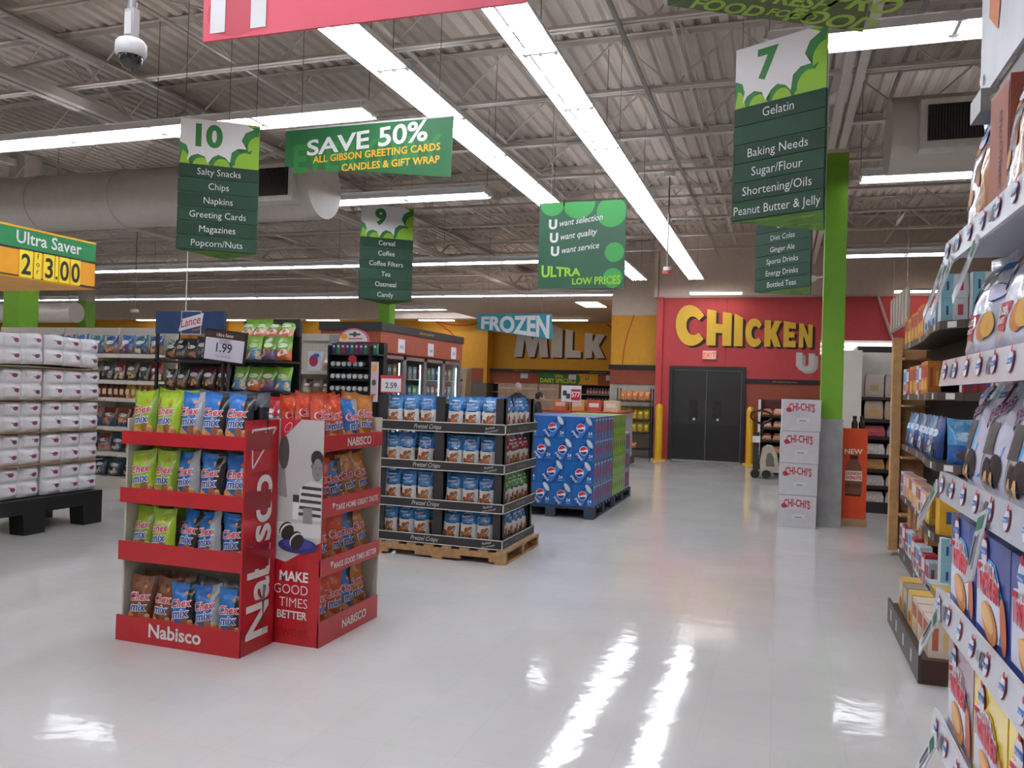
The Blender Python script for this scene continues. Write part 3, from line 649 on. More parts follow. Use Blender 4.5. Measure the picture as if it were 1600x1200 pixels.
# ------------------------------------------------------------------ red cardboard displays
DR = M('b3141f', .35, var=.05, coat=.3); DRT = M('8f1620', .3, var=.08, coat=.4); IN = M('b7b2a6', .7, var=.03)
def red_display():
    t = thing('cardboard_display', 'red cardboard snack display, nearer one facing the viewer', 'display')
    x0, x1, y0, y1 = -3.58, -2.74, 3.685, 3.985; pz = 1.29
    b = MB(); b.box(x1-.012, x1, y0, y1, 0, pz, DR); sp = b.build('side_panel', t)
    mp = face_px(x1, 0, 0)
    mpr = plane((x1, y1, 0), (0, 0, 1), (0, -1, 0))
    b = MB(); b.text(mpr, 'Nabisco', prt('dedbd8'), .53, .06, .28, bold=.022, maxw=.98, layer=2)
    tri = lambda k: [(y0+.05, 1.235), (y1-.03, 1.245), (y0+.06, 1.02)]
    for a, c in zip(tri(0), tri(0)[1:]+tri(0)[:1]):
        dx, dy = c[0]-a[0], c[1]-a[1]; L = math.hypot(dx, dy); nx, ny = -dy/L*.006, dx/L*.006
        b.poly(mp, [(a[0]-nx, a[1]-ny), (c[0]-nx, c[1]-ny), (c[0]+nx, c[1]+ny), (a[0]+nx, a[1]+ny)], prt('dedbd8'), 2)
    b.text(mp, 'NABISCO', prt('dedbd8'), y0+.12, 1.16, .04, layer=2, rot=.6)
    for (s, y, z, q) in (('inspire', .13, 1.26, .06), ('community', .15, .98, .05), ('Delight', .1, .75, .05), ('JOY', .08, .6, .07), ('share', .1, .4, .05), ('laugh', .08, .1, .07)): b.text(mp, s, prt('8c1019'), y0+y, z-.0, q, bold=.01, layer=1)
    b.build('lettering', sp)
    b = MB(); b.hexa([(x0, y0+.03, 0), (x0+.012, y0+.03, 0), (x0+.012, y1, 0), (x0, y1, 0)], [(x0, y0+.03, 1.27), (x0+.012, y0+.03, 1.27), (x0+.012, y1, 1.29), (x0, y1, 1.29)], IN); b.build('side_panel', t)
    b = MB(); b.box(x0+.012, x1-.012, y1-.01, y1, 0, 1.16, IN); b.build('back_panel', t)
    for i, (za, zb) in enumerate(((0, .145), (.46, .57), (.79, .875), (1.125, 1.2))):
        zs = max(.04, za+.01)
        MB().box(x0+.012, x1-.012, y0+.012, y1-.01, zs, zs+.012, IN).build('shelf', t)
        b = MB(); b.box(x0-.004, x1+.0, y0-.004, y0+.008, za, zb, DR)
        if i: b.box(x1, x1+.0015, y0, y0+.23, za, zb+.03, DRT)
        else: b.text(face_my(0, y0-.004, 0), 'Nabisco', prt('dedbd8'), -3.17, .045, .105, bold=.025, layer=2, sx=1.05)
        b.build('front_lip', t)
        if i and i < 4: MB().box(x1+.001, x1+.004, y0-.004, y0+.235, za-.0, zb+.02, DRT).build('tape', t)
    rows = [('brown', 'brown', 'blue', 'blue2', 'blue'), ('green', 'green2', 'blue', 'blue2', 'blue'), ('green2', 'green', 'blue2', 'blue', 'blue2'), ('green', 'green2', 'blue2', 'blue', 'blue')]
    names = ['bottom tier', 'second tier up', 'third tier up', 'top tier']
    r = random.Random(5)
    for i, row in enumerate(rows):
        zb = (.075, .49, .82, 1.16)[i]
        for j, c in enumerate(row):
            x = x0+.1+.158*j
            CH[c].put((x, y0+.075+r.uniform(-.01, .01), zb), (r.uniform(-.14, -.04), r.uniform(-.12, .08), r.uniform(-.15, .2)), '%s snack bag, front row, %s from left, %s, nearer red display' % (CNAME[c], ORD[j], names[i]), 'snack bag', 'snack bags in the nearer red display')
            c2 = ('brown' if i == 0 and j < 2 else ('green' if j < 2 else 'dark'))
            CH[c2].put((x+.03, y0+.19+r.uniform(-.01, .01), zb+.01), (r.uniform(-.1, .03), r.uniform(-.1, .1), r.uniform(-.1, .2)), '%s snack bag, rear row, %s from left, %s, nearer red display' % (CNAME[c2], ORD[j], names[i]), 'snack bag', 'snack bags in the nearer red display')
red_display()
def red_display2():
    t = thing('cardboard_display', 'red cardboard snack display with black and white family photo, turned to the aisle', 'display')
    x0, x1, y0, y1 = -2.9, -2.45, 4.0, 4.7
    b = MB(); b.box(x0, x1, y0, y0+.012, 0, 1.295, DR); sp = b.build('side_panel', t)
    mp = face_my(0, y0, 0)
    b = MB()
    b.poly(mp, [(x0, .52), (-2.68, .47), (x1, .6), (x1, 1.293), (x0, 1.293)], prt('b8b6b4'), 1)
    b.poly(mp, [(-2.735, 1.293), (-2.6, 1.293), (-2.735, 1.17)], prt('c3202c'), 3)
    b.disc(mp, -2.685, 1.245, .035, .02, prt('dedbd8'), 4, rot=.9); b.disc(mp, -2.685, 1.245, .031, .016, prt('c3202c'), 5, rot=.9)
    b.disc(mp, -2.71, 1.1, .035, .1, prt('4b4947'), 2)                                   # adult at the left edge
    b.poly(mp, [(-2.74, .85), (-2.68, .84), (-2.7, 1.0), (-2.74, 1.02)], prt('8e8c8a'), 2)
    b.poly(mp, [(-2.61, .72), (-2.452, .72), (-2.452, .93), (-2.52, .95), (-2.6, .9)], prt('cfcdcb'), 2)   # striped shirt
    for k in range(5): b.poly(mp, [(-2.605+.005*k, .745+.038*k), (-2.455, .74+.038*k), (-2.455, .757+.038*k), (-2.6+.005*k, .762+.038*k)], prt('3e3c3b'), 3)
    b.disc(mp, -2.485, 1.02, .036, .075, prt('7b7875'), 4, n=20); b.disc(mp, -2.488, 1.075, .04, .045, prt('2f2d2c'), 5, n=20); b.disc(mp, -2.482, 1.015, .031, .06, prt('83807d'), 6, n=20); b.disc(mp, -2.52, 1.03, .006, .012, prt('6b6865'), 6)
    for ex in (-2.492, -2.466): b.disc(mp, ex, 1.02, .005, .003, prt('2a2827'), 7, n=8)
    b.disc(mp, -2.478, .985, .009, .004, prt('555250'), 7, n=8)
    b.rect(mp, -2.64, -2.6, .72, .83, prt('e0dfdd'), 4); b.rect(mp, -2.64, -2.6, .82, .86, prt('3a3938'), 5); b.rect(mp, -2.57, -2.51, .7, .79, prt('8a8886'), 5)
    b.rect(mp, -2.9, -2.452, .62, .7, prt('d5d3d1'), 3); b.disc(mp, -2.6, .57, .13, .045, prt('2c2f6a'), 5, n=24); b.disc(mp, -2.6, .58, .1, .03, prt('3d4290'), 6, n=24)
    for cx, cz in ((-2.68, .66), (-2.615, .61)):
        b.disc(mp, cx, cz, .05, .036, prt('1e1a18'), 7, rot=.8); b.disc(mp, cx+.006, cz-.008, .05, .034, prt('e6e4e2'), 8, rot=.8); b.disc(mp, cx+.014, cz-.016, .05, .034, prt('29221f'), 9, rot=.8)
    b.build('photo_print', sp)
    b = MB()
    for s, z, bo in (('MAKE', .365, .03), ('GOOD', .29, -.008), ('TIMES', .215, -.008), ('BETTER', .15, .03)): b.text(mp, s, prt('dedbd8'), -2.525, z, .078 if s != 'BETTER' else .062, bold=bo, layer=2, align='R', sx=.95)
    b.text(mp, 'sweet', prt('9a1019'), -2.62, .05, .09, bold=.02)
    b.build('lettering', sp)
    MB().box(x0, x1, y1-.012, y1, 0, 1.295, IN).build('side_panel', t); MB().box(x0, x0+.01, y0+.012, y1-.012, 0, 1.2, IN).build('back_panel', t)
    mpx = face_px(x1+.004, 0, 0)
    txt = ['NABISCO', 'MAKE GOOD TIMES BETTER', 'TAKE HOME GREAT TASTE', 'NABISCO']
    for i, (za, zb) in enumerate(((0, .145), (.4, .5), (.735, .845), (1.115, 1.205))):
        zs = max(.04, za+.01)
        MB().box(x0+.01, x1-.012, y0+.012, y1-.012, zs, zs+.012, IN).build('shelf', t)
        b = MB(); b.box(x1-.008, x1+.004, y0, y1, za, zb, DR); lp = b.build('front_lip', t)
        b = MB(); b.text(mpx, txt[i], prt('e0dedb'), y0+.4, (za+zb)/2-.025, .07 if i not in (1, 2) else .048, bold=.02, layer=2, maxw=.52 if i in (1, 2) else .4)
        if i in (1, 2): b.poly(mpx, [(y0+.1, (za+zb)/2+.02), (y0+.135, (za+zb)/2+.02), (y0+.115, (za+zb)/2-.015)], prt('e0dedb'), 2)
        b.build('lettering', lp)
    rows = [('orange', 'orange', 'blue', 'gold'), ('orange', 'orange', 'blue', 'gold'), ('orange', 'blue', 'gold', 'gold'), ('orange', 'orange', 'blue2', 'gold')]
    names = ['bottom tier', 'second tier up', 'third tier up', 'top tier']
    r = random.Random(11)
    for i, row in enumerate(rows):
        zb = (.075, .43, .77, 1.14)[i]
        for j, c in enumerate(row):
            CH[c].put((x1-.085+r.uniform(-.01, .005), y0+.1+.165*j, zb), (r.uniform(-.14, -.02), r.uniform(-.12, .1), PI/2+r.uniform(-.35, -.05)), '%s snack bag, front row, %s from left, %s, photo display' % (CNAME[c], ORD[j], names[i]), 'snack bag', 'snack bags in the aisle side red display')
            c2 = 'orange' if j < 3 else 'gold'
            CH[c2].put((x1-.21, y0+.12+.155*j, zb+.015), (r.uniform(-.1, .03), r.uniform(-.1, .1), PI/2+r.uniform(-.3, .1)), '%s snack bag, rear row, %s from left, %s, photo display' % (CNAME[c2], ORD[j], names[i]), 'snack bag', 'snack bags in the aisle side red display')
            if i == 3 and j < 3: CH['orange'].put((x1-.33, y0+.16+.16*j, zb+.0), (-.05, r.uniform(-.1, .1), PI/2+r.uniform(-.3, .1)), 'red orange snack bag, rearmost row, %s from left, top tier, photo display' % ORD[j], 'snack bag', 'snack bags in the aisle side red display')
red_display2()

# ------------------------------------------------------------------ pretzel display on wooden pallet
WOOD = M('a9845a', .7, var=.15, scale=20)
def wood_pallet(label, x0, x1, y0, y1, h, wood):
    t = thing('pallet', label, 'pallet', (x0, y0, 0)); W = x1-x0; D = y1-y0
    for i in range(3):
        yy = i*(D-.06)/2; b = MB(); 
        segs = [(0, .12), (.12, .33), (.33, .5), (.5, .67), (.67, .88), (.88, 1)]
        for k, (a, c) in enumerate(segs): b.box(a*W, c*W, yy, yy+.045, .02 if k not in (1, 4) else .05, h-.018, wood)
        b.build('stringer', t)
    n = 8
    for i in range(n):
        xx = i*(W-.09)/(n-1); MB().box(xx, xx+.09, 0, D, h-.018, h, wood).build('deck_board', t)
    for i in range(3):
        xx = i*(W-.1)/2; MB().box(xx, xx+.1, 0, D, 0, .02, wood).build('bottom_board', t)
    return t
wood_pallet('wooden pallet under the pretzel display', -3.45, -2.18, 6.5, 7.5, .115, WOOD)
PX0, PX1, PY0, PY1 = -3.45, -2.23, 6.53, 7.44
KB = M('2b2a29', .5, var=.04)
t = thing('pallet_display', 'black tiered pretzel display with white edged bands on the wooden pallet', 'display')
for (x, y) in ((PX0, PY0+.01), (-2.885, PY0+.01), (PX1-.09, PY0+.01), (PX1-.09, PY1-.1), (PX0, PY1-.1)):
    b = MB(); b.box(x, x+.085, y, y+.02, .12, 1.42, KB)
    if x > -2.5: b.box(x+.07, x+.085, y, y+.07, .12, 1.42, KB)
    b.build('post', t)
MB().box(PX0+.25, PX1-.25, PY0+.3, PY1-.3, .12, 1.36, KB).build('core', t)
SC = prt('d2d0cc')
for i, (za, zb) in enumerate(((.12, .205), (.43, .515), (.77, .855), (1.11, 1.2))):
    b = MB(); b.box(PX0, PX1, PY0, PY1, zb-.028, zb-.018, KB); b.build('tray', t)
    b = MB(); b.box(PX0-.01, PX1+.01, PY0-.012, PY0, za, zb, KB); b.box(PX1, PX1+.012, PY0-.012, PY1+.01, za, zb, KB); b.box(PX0-.01, PX1+.01, PY1, PY1+.01, za, zb, KB)
    m1 = face_my(0, PY0-.012, 0); m2 = face_px(PX1+.012, 0, 0)
    for z in (za, zb-.008): b.rect(m1, PX0-.01, PX1+.012, z, z+.008, SC, 1); b.rect(m2, PY0-.012, PY1+.01, z, z+.008, SC, 1)
    b.rect(m1, PX1+.004, PX1+.012, za, zb, SC, 1); b.rect(m2, PY0-.012, PY0-.004, za, zb, SC, 1)
    b.text(m1, 'Pretzel Crisps', SC, -2.95, za+.026, .055, ital=.4, layer=2, bold=.0, sx=.85); b.text(m1, 'Rethink', SC, -2.36, za+.045, .028, ital=.4, layer=2, rot=.2); b.text(m1, 'your pretzel!', SC, -2.35, za+.02, .024, ital=.4, layer=2, rot=.2)
    b.text(m2, 'Pretzel Crisps', prt('8c8a86'), (PY0+PY1)/2, za+.03, .045, ital=.4, layer=2); b.text(m2, 'Rethink', prt('8c8a86'), PY0+.08, za+.03, .026, ital=.4, layer=2)
    b.build('band', t)
def pz_deco(b, mp, w, h):
    b.rect(mp, -.3*w, .3*w, .47*h, .51*h, prt('23262b'), 2, nx=6)
    b.text(mp, 'Pretzel', WO, -.1*w, .7*h, .2*w, bold=.0, ital=.4, layer=3, rot=.12); b.text(mp, 'Crisps', WO, .12*w, .6*h, .2*w, bold=.0, ital=.4, layer=3, rot=.12); b.rect(mp, -.25*w, .25*w, .84*h, .88*h, prt('c9d6e2'), 2, nx=4)
    blobs(b, mp, w, h, ['a9622c', '8c4a1c', 'c07c3c', 'b06a30', '7d4018'], 12, .07, .36, .1, .16, 5, x0=-.32, x1=.22); b.rect(mp, .2*w, .33*w, .2*h, .33*h, prt('8d9aa6'), 4)
PZ = {}
for nm, c in (('blue', '2a72ae'), ('red', '8c1c2c'), ('green', '3f8a3a')):
    PZ[nm] = [Proto(bag(.155, .25, .08, (lambda c: lambda u, v: foil(c) if v > .5 else M('d4d2ce', .3, var=.04, bump=.3, bs=28, coat=.3))(c), pz_deco, k, back=foil(c)), 'pretzel_bag') for k in ((1, 2) if nm == 'blue' else (3,))]
r = random.Random(21)
nm4 = ['lowest tier', 'second tier', 'third tier', 'top tier']
for i in range(4):
    zb = (.185, .49, .83, 1.175)[i]
    xs = [-3.32, -3.16, -3.0, -2.86+.13, -2.57, -2.41] if i % 2 else [-3.34, -3.19, -3.02, -2.74, -2.585, -2.42]
    for j, x in enumerate(xs):
        PZ['blue'][j % 2].put((x+r.uniform(-.008, .008), PY0+.09+r.uniform(0, .015), zb), (r.uniform(-.1, .0), r.uniform(-.05, .05), r.uniform(-.12, .12)), 'blue and white pretzel bag, front row, %s from left, %s of black display' % (ORD[j], nm4[i]), 'snack bag', 'pretzel bags in the black display')
    if i != 3 or 1:
        for j, x in enumerate(xs): PZ['blue'][(j+1) % 2].put((x+.05, PY0+.2, zb), (0, 0, r.uniform(-.15, .15)), 'blue and white pretzel bag, rear row, %s from left, %s of black display' % (ORD[j], nm4[i]), 'snack bag', 'pretzel bags in the black display')
    c = ('blue', 'green', 'red', 'blue')[i]
    for j in range(5):
        PZ[c][0].put((PX1-.07, PY0+.2+.15*j, zb), (r.uniform(-.08, .0), r.uniform(-.05, .05), PI/2+r.uniform(-.12, .12)), '%s and white pretzel bag, %s from near corner, aisle side, %s of black display' % (c, ORD[j], nm4[i]), 'snack bag', 'pretzel bags in the black display')
# price card 2.59 on top
t = thing('price_sign', 'small white price card reading 2.59 above the pretzel bags', 'sign', (-3.37, 6.62, 1.42))
b = MB(); b.box(-.11, .11, -.006, .006, .02, .18, M('c03a4a', .4)); b.rect(face_my(0, -.006, 0), -.1, .1, .03, .15, prt('dcdae2'), 1); b.text(face_my(0, -.006, .065), '2.59', prt('33312f'), 0, 0, .07, bold=.01, layer=3); b.build('card', t)
MB().cyl((0, .012, -.3), (0, .012, .1), .006, BLK2, 6).build('post', t)

# ------------------------------------------------------------------ soda cartons
PB = M('1f5fa6', .3, var=.08, coat=.3); PBD = M('163f7c', .3, var=.06); PLT = M('2c3a4c', .6, var=.08)
def globe(b, mp, cx, cy, r, l=3):
    b.disc(mp, cx, cy, r*1.12, r*1.12, WO, l, n=20); 
    b.poly(mp, [(cx+r*cos(a*PI/10), cy+r*sin(a*PI/10)) for a in range(1, 11)]+[(cx-.3*r, cy+.02*r), (cx+.35*r, cy+.3*r)], prt('c8202c'), l+1)
    b.poly(mp, [(cx+r*cos(a*PI/10), cy+r*sin(a*PI/10)) for a in range(11, 20)]+[(cx+.3*r, cy-.2*r), (cx-.3*r, cy-.35*r)], prt('1c3f86'), l+1)
def soda(w, h, d, green=False):
    b = MB(); base = PB if not green else M('6fae24', .3, var=.12, scale=25, coat=.3)
    b.box(-w/2, w/2, 0, d, .001, h-.001, base)
    mp = face_my(0, 0, 0)
    if not green:
        k = h/.265
        b.poly(mp, [(-w*.3, .0+.01), (w*.12, .01), (w*.48, h*.72), (w*.3, h*.96), (w*.18, h*.98)], PBD, 1)
        b.poly(mp, [(-w*.16, .012), (w*.05, .012), (w*.42, h*.78), (w*.22, h*.9)], prt('2b72bc'), 2)
        b.disc(mp, w*.3, h*.82, .028*k, .062*k, prt('a9b4b8'), 3, rot=.6); b.disc(mp, w*.3, h*.82, .018*k, .048*k, prt('c6cdcb'), 4, rot=.6)
        globe(b, mp, w*.02, h*.5, .048*k, 4)
        b.text(mp, 'pepsi', WO, -w*.2, h*.2, .05, bold=.01, layer=5, rot=-.9); b.text(mp, '24', WO, w*.36, h*.2, .05, bold=.02, layer=5); b.rect(mp, w*.28, w*.44, h*.1, h*.14, prt('6fa0d4'), 3)
        for s, mq in ((1, face_px(w/2, 0, 0)), (-1, face_mx(-w/2, d, 0))):
            n = max(2, int(d/.13))
            for i in range(n):
                c = d*(i+.5)/n; q = d/n*.42; b.rect(mq, c-q, c+q, h*.06, h*.94, prt('3d5c94'), 1); b.rect(mq, c-q*.5, c+q*.5, h*.06, h*.94, prt('6f86ae'), 2); b.disc(mq, c, h*.5, q*.6, q*.8, prt('b8485c'), 3); b.rect(mq, c-q*.7, c+q*.7, h*.84, h*.92, prt('b9c2cc'), 3)
    else:
        for mq, W in ((mp, w), (face_px(w/2, d/2, 0), d)):
            for i in range(3):
                c = -W/2+W*(i+.5)/3; b.disc(mq, c, h*.45, W*.05, h*.3, prt('2e6e24'), 1, rot=.2); b.disc(mq, c+W*.1, h*.7, W*.06, h*.16, prt('b7a98a'), 2, rot=-.5); b.disc(mq, c-W*.05, h*.25, W*.05, h*.12, prt('94d83c'), 2)
    return b
def plastic_pallet(label, x0, x1, y0, y1, h, mat, name='pallet'):
    t = thing(name, label, 'pallet', (x0, y0, 0)); W = x1-x0; D = y1-y0
    for i in range(3):
        for j in range(3):
            MB().box(i*(W-.12)/2, i*(W-.12)/2+.12, j*(D-.12)/2, j*(D-.12)/2+.12, .02, h-.03, mat).build('block', t)
        MB().box(i*(W-.12)/2, i*(W-.12)/2+.12, 0, D, 0, .02, mat).build('skid', t)
    for i in range(7): MB().box(0, W, i*(D-.11)/6, i*(D-.11)/6+.11, h-.03, h-.003, mat).build('deck_board', t)
    return t
plastic_pallet('blue grey pallet under the blue cola cartons', -3.1, -2.04, 9.28, 10.42, .14, PLT)
plastic_pallet('blue grey pallet under the green and grey soda cartons', -3.1, -2.04, 10.46, 11.75, .14, PLT)
SA, SB, SG = Proto(soda(.346, .264, .38), 'soda_carton'), Proto(soda(.258, .264, .29), 'soda_carton'), Proto(soda(.346, .264, .42, True), 'soda_carton')
SD = Proto(MB().box(-.173, .173, 0, .4, .001, .263, M('7f8c9c', .35, var=.25, scale=12)).rect(face_px(.173, .2, 0), -.15, .15, .03, .23, prt('6a4a7a'), 1).disc(face_px(.173, .2, 0), .02, .13, .06, .06, prt('b03a50'), 2), 'soda_carton')
lv = ['lowest layer', 'second layer', 'third layer', 'top layer']
for i in range(4):
    z = .14+.266*i
    if i % 2:      # big cartons
        for r_ in range(3):
            for c in range(3): SA.put((-2.233-.348*c, 9.3+.375*r_*1.0, z), (0, 0, 0), 'blue cola carton, %s, %s from aisle side, %s row from the front' % (lv[i], ORD[c], ORD[r_]), 'carton', 'blue cola cartons stacked on the pallet', scale=(1, .97, 1))
    else:
        for r_ in range(4):
            for c in range(4): SB.put((-2.189-.26*c, 9.3+.28*r_, z), (0, 0, 0), 'blue cola carton, %s, %s from aisle side, %s row from the front' % (lv[i], ORD[c], ORD[r_]), 'carton', 'blue cola cartons stacked on the pallet', scale=(1, .95, 1))
    for r_ in range(3):
        P = SG if r_ < 2 else SD
        if r_ == 2 and i == 3: continue
        for c in range(2):
            P.put((-2.233-.348*c, 10.47+.425*r_, z), (0, 0, 0), '%s soda carton, rear pallet, %s, %s from aisle, %s row' % ('lime green' if r_ < 2 else 'grey and purple', lv[i], ORD[c], ORD[r_]), 'carton', 'soda cartons on the rear pallet')

# ------------------------------------------------------------------ paper roll pallet
FILM = M('dddcdd', .22, var=.03, bump=.5, bs=30, coat=.5)
def roll_pack(w=.66, h=.295, d=.33, seed=0, logos=True):
    """film wrapped pack of paper rolls; front faces +X, w runs along Y"""
    r = random.Random(seed)
    def fx(u, z):    # u 0..1 across, bulging rolls
        a = abs(sin(3*PI*u)); c = min(1, 4*min(z/h, 1-z/h)+.55); g = 1-.6*max(0, 1-abs(z/h-.5)*11)
        return d/2-.07+.07*(a**.5)*min(1, c)*g
    b = MB(); nu, nz = 30, 18
    for s in (1, -1):
        vs = [(s*fx(i/nu, j/nz*h), (i/nu-.5)*w, j/nz*h*.985+.004*sin(3*PI*i/nu)*(j == nz)) for j in range(nz+1) for i in range(nu+1)]
        b.add(vs, [((a, a+1, a+nu+2, a+nu+1) if s > 0 else (a, a+nu+1, a+nu+2, a+1)) for j in range(nz) for i in range(nu) for a in (j*(nu+1)+i,)], FILM, True)
    for zz, fl in ((0, 0), (h*.985, 1)):
        vs = [(s*fx(i/nu, zz), (i/nu-.5)*w, zz) for s in (-1, 1) for i in range(nu+1)]
        b.add(vs, [((i, i+1, nu+2+i, nu+1+i)[::-1 if fl else 1]) for i in range(nu)], FILM, True)
    for e in (0, nu):
        vs = [(s*fx(e/nu, j/nz*h), (e/nu-.5)*w, j/nz*h*.985) for s in (-1, 1) for j in range(nz+1)]
        b.add(vs, [(j, j+1, nz+2+j, nz+1+j) for j in range(nz)], FILM, True)
    mp = lambda x, y, l=1: Vector((fx(min(.999, max(.001, x/w+.5)), y)+.002*l, x, y))
    lm = prt('7c3a6c')
    for i in range(3):
        for j in range(2):
            cx = (i+.5)/3*w-w/2+r.uniform(-.01, .03); cy = h*(.27+.47*j)+r.uniform(-.01, .01); a = r.uniform(-.5, .2)
            b.disc(mp, cx, cy, .03, .02, lm, 1, n=10, rot=a); b.disc(mp, cx-.035*cos(a), cy-.035*sin(a)+.008, .02, .005, prt('8d6a86'), 1.2, n=6, rot=a); b.disc(mp, cx+.012, cy+.006, .02, .013, prt('8c2c44'), 1.4, n=8, rot=a)
    return b
RP = [Proto(roll_pack(seed=k), 'paper_roll_pack') for k in range(3)]
zz = [.345, .655, .965, 1.275, 1.585]
r = random.Random(2)
for i, z in enumerate(zz):
    for j, y in enumerate((6.29, 5.61, 4.93)):
        for k, x in enumerate((-6.89, -7.24)):
            if j == 2 and k == 1: continue
            tilt = (0, 0, 0)
            dz = 0
            if i == 4: tilt = ((-.03, .02, -.01)[j], (-.05, .04)[k], (.04, -.03, .02)[j]); dz = .014; 
            o = RP[(i+j+k) % 3].put((x+r.uniform(-.01, .01), y+.0, z+dz), tilt, 'paper roll pack, %s layer up, %s from right, %s row' % (ORD[i], ORD[j], ('aisle side', 'rear')[k]), 'paper rolls', 'white paper roll packs on the black pallet')
b = MB()
for k, y in enumerate((6.42, 6.1, 5.74, 5.45)):
    RPt = None
for i, z in enumerate(zz[1:]):
    MB().box(-7.42, -6.70, 4.58, 6.64, z-.009, z-.002, M('8a6e52', .8, var=.1)).build('layer_sheet', label='brown cardboard sheet under the %s layer of paper roll packs' % ORD[i+1], cat='cardboard sheet', group='cardboard layer sheets in the paper roll stack')
t = thing('pallet', 'black plastic pallet on block legs under the paper rolls', 'pallet')
b = MB(); b.box(-7.5, -6.66, 4.5, 6.6, .2, .335, BLK); b.build('deck', t)
for x in (-7.5, -6.84):
    for y in (6.38, 5.7, 5.02, 4.55): MB().hexa([(x, y, 0), (x+.18, y, 0), (x+.18, y+.22, 0), (x, y+.22, 0)], [(x-.0, y-.02, .2), (x+.18, y-.02, .2), (x+.18, y+.22, .2), (x, y+.22, .2)], BLK).build('leg', t)

# ------------------------------------------------------------------ white cartons stacked before the column
CW = M('c5c6c9', .5, var=.03)
b = MB(); W_, H_, D_ = .425, .372, .34
b.box(0, W_, 0, D_, 0, H_-.004, CW)
mp = face_my(0, 0, 0)
cr = prt('b82c40')
b.text(mp, 'CHI-CHI\'S', cr, W_*.5, H_*.64, .115, bold=.025, layer=1, maxw=.29, warp=lambda x, y: (x, y*(1+1.2*abs(x-.02)**1)+.02*cos(x*12)-.015)); b.text(mp, 'RESTAURANTE', prt('d8a0aa'), W_*.48, H_*.5, .022, layer=1)
b.disc(mp, W_*.17, H_*.66, .03, .03, cr, .8, n=12)
b.rect(mp, W_*.38, W_*.72, H_*.28, H_*.42, prt('cfd0d3'), 2); b.rect(mp, W_*.45, W_*.63, H_*.31, H_*.335, prt('6b6b70'), 3); b.text(mp, 'SALSA', prt('8f8f95'), W_*.42, H_*.42, .014, layer=3)
mp2 = face_mx(0, D_, 0); b.rect(mp2, .1, .2, .15, .22, prt('b0b0b4'), 1)
P = Proto(b, 'white_carton')
for i in range(4): P.put((.013+.01*(i-1)*(1 if i % 2 else .6), 9.93-.0*i, .001+.373*i), (0, 0, .02*(i-1.5)), 'white carton with red script lettering, %s in the stack before the column' % ['bottom', 'second', 'third', 'top'][i], 'box', 'white cartons before the green column')

# orange floor display with coffee bottle print
t = thing('cardboard_display', 'narrow orange cardboard coffee drink display beside the green column', 'display', (.71, 10.35, 0), 0)
OR = M('d9471a', .45, var=.04)
b = MB(); b.box(0, .29, 0, .32, .09, 1.16, OR); b.build('body', t); MB().box(-.005, .3, -.005, .325, 0, .09, M('b08f6c', .7)).build('base', t)
b = MB(); mp = face_my(0, 0, 0)
b.text(mp, 'NEW', prt('e8d6c4'), .14, .86, .085, bold=.03, maxw=.2); 
BR = prt('5b2c1c')
b.poly(mp, [(.06, .36), (.23, .36), (.24, .42), (.24, .66), (.22, .74), (.185, .8), (.185, .87-.04), (.105, .83), (.105, .8), (.07, .74), (.05, .66), (.05, .42)], prt('7a4a33'), 1)
b.rect(mp, .1, .19, .8, .845, prt('2c1a14'), 2); b.rect(mp, .052, .238, .54, .66, prt('e4d8cc'), 2); b.text(mp, 'DUNKIN\'', prt('d9541e'), .145, .61, .05, bold=.03, layer=3, maxw=.17); b.text(mp, 'DONUTS', prt('c8245c'), .145, .56, .05, bold=.03, layer=3, maxw=.17)
b.text(mp, 'ICED COFFEE', prt('3a1c12'), .145, .47, .05, bold=.02, layer=3, maxw=.16); b.rect(mp, .06, .23, .36, .38, prt('2c1a14'), 2); b.build('bottle_print', t)
Pb = Proto(MB().cyl((0, 0, 0), (0, 0, .13), .035, M('3a2018', .15, coat=.5), 14).cyl((0, 0, .13), (0, 0, .17), .035, M('3a2018', .15, coat=.5), 14, r2=.018).cyl((0, 0, .17), (0, 0, .21), .024, BLK, 12), 'coffee_bottle')
for i in range(2): Pb.put((.86+.08*i, 10.45, 1.1), (0, 0, 0), 'dark coffee drink bottle on top of the orange display, %s one' % ('left', 'right')[i], 'bottle', 'coffee bottles on the orange display')

# ------------------------------------------------------------------ generic shelving
SHW = M('c3bcae', .5, var=.03); SHB = M('1f1d1c', .5, var=.05); PEG = M('c0b8a8', .6, var=.03)
def gondola(name, label, x0, x1, y0, depth, top, shelves, mat, backmat, base=.14, face='-Y', thick=.03, upr=None, sides=True, peg=False):
    t = thing(name, label, 'shelving')
    b = MB(); b.box(x0, x1, y0+depth, y0+depth+.03, 0, top, backmat)
    bk = b.build('back_panel', t)
    if peg:
        b = MB(); n = int((x1-x0)/.05); hm = prt('6f685e')
        for i in range(n):
            for k in range(int((top-shelves[-1]-.1)/.06)):
                b.rect(face_my(x0+.03+.05*i, y0+depth, top-.06-.06*k), -.004, .004, -.004, .004, hm, 1)
        b.build('peg_holes', bk)
    MB().box(x0, x1, y0, y0+depth, 0, base, mat).build('base', t)
    for z in shelves:
        s = MB(); s.box(x0+.01, x1-.01, y0+.02, y0+depth, z-thick, z, mat); s.box(x0+.01, x1-.01, y0+.01, y0+.02, z-thick-.02, z+.004, mat); s.build('shelf', t)
    for x in (upr or [x0, x1-.02]): MB().box(x, x+.02, y0+depth-.03, y0+depth+.03, 0, top, mat).build('upright', t)
    return t
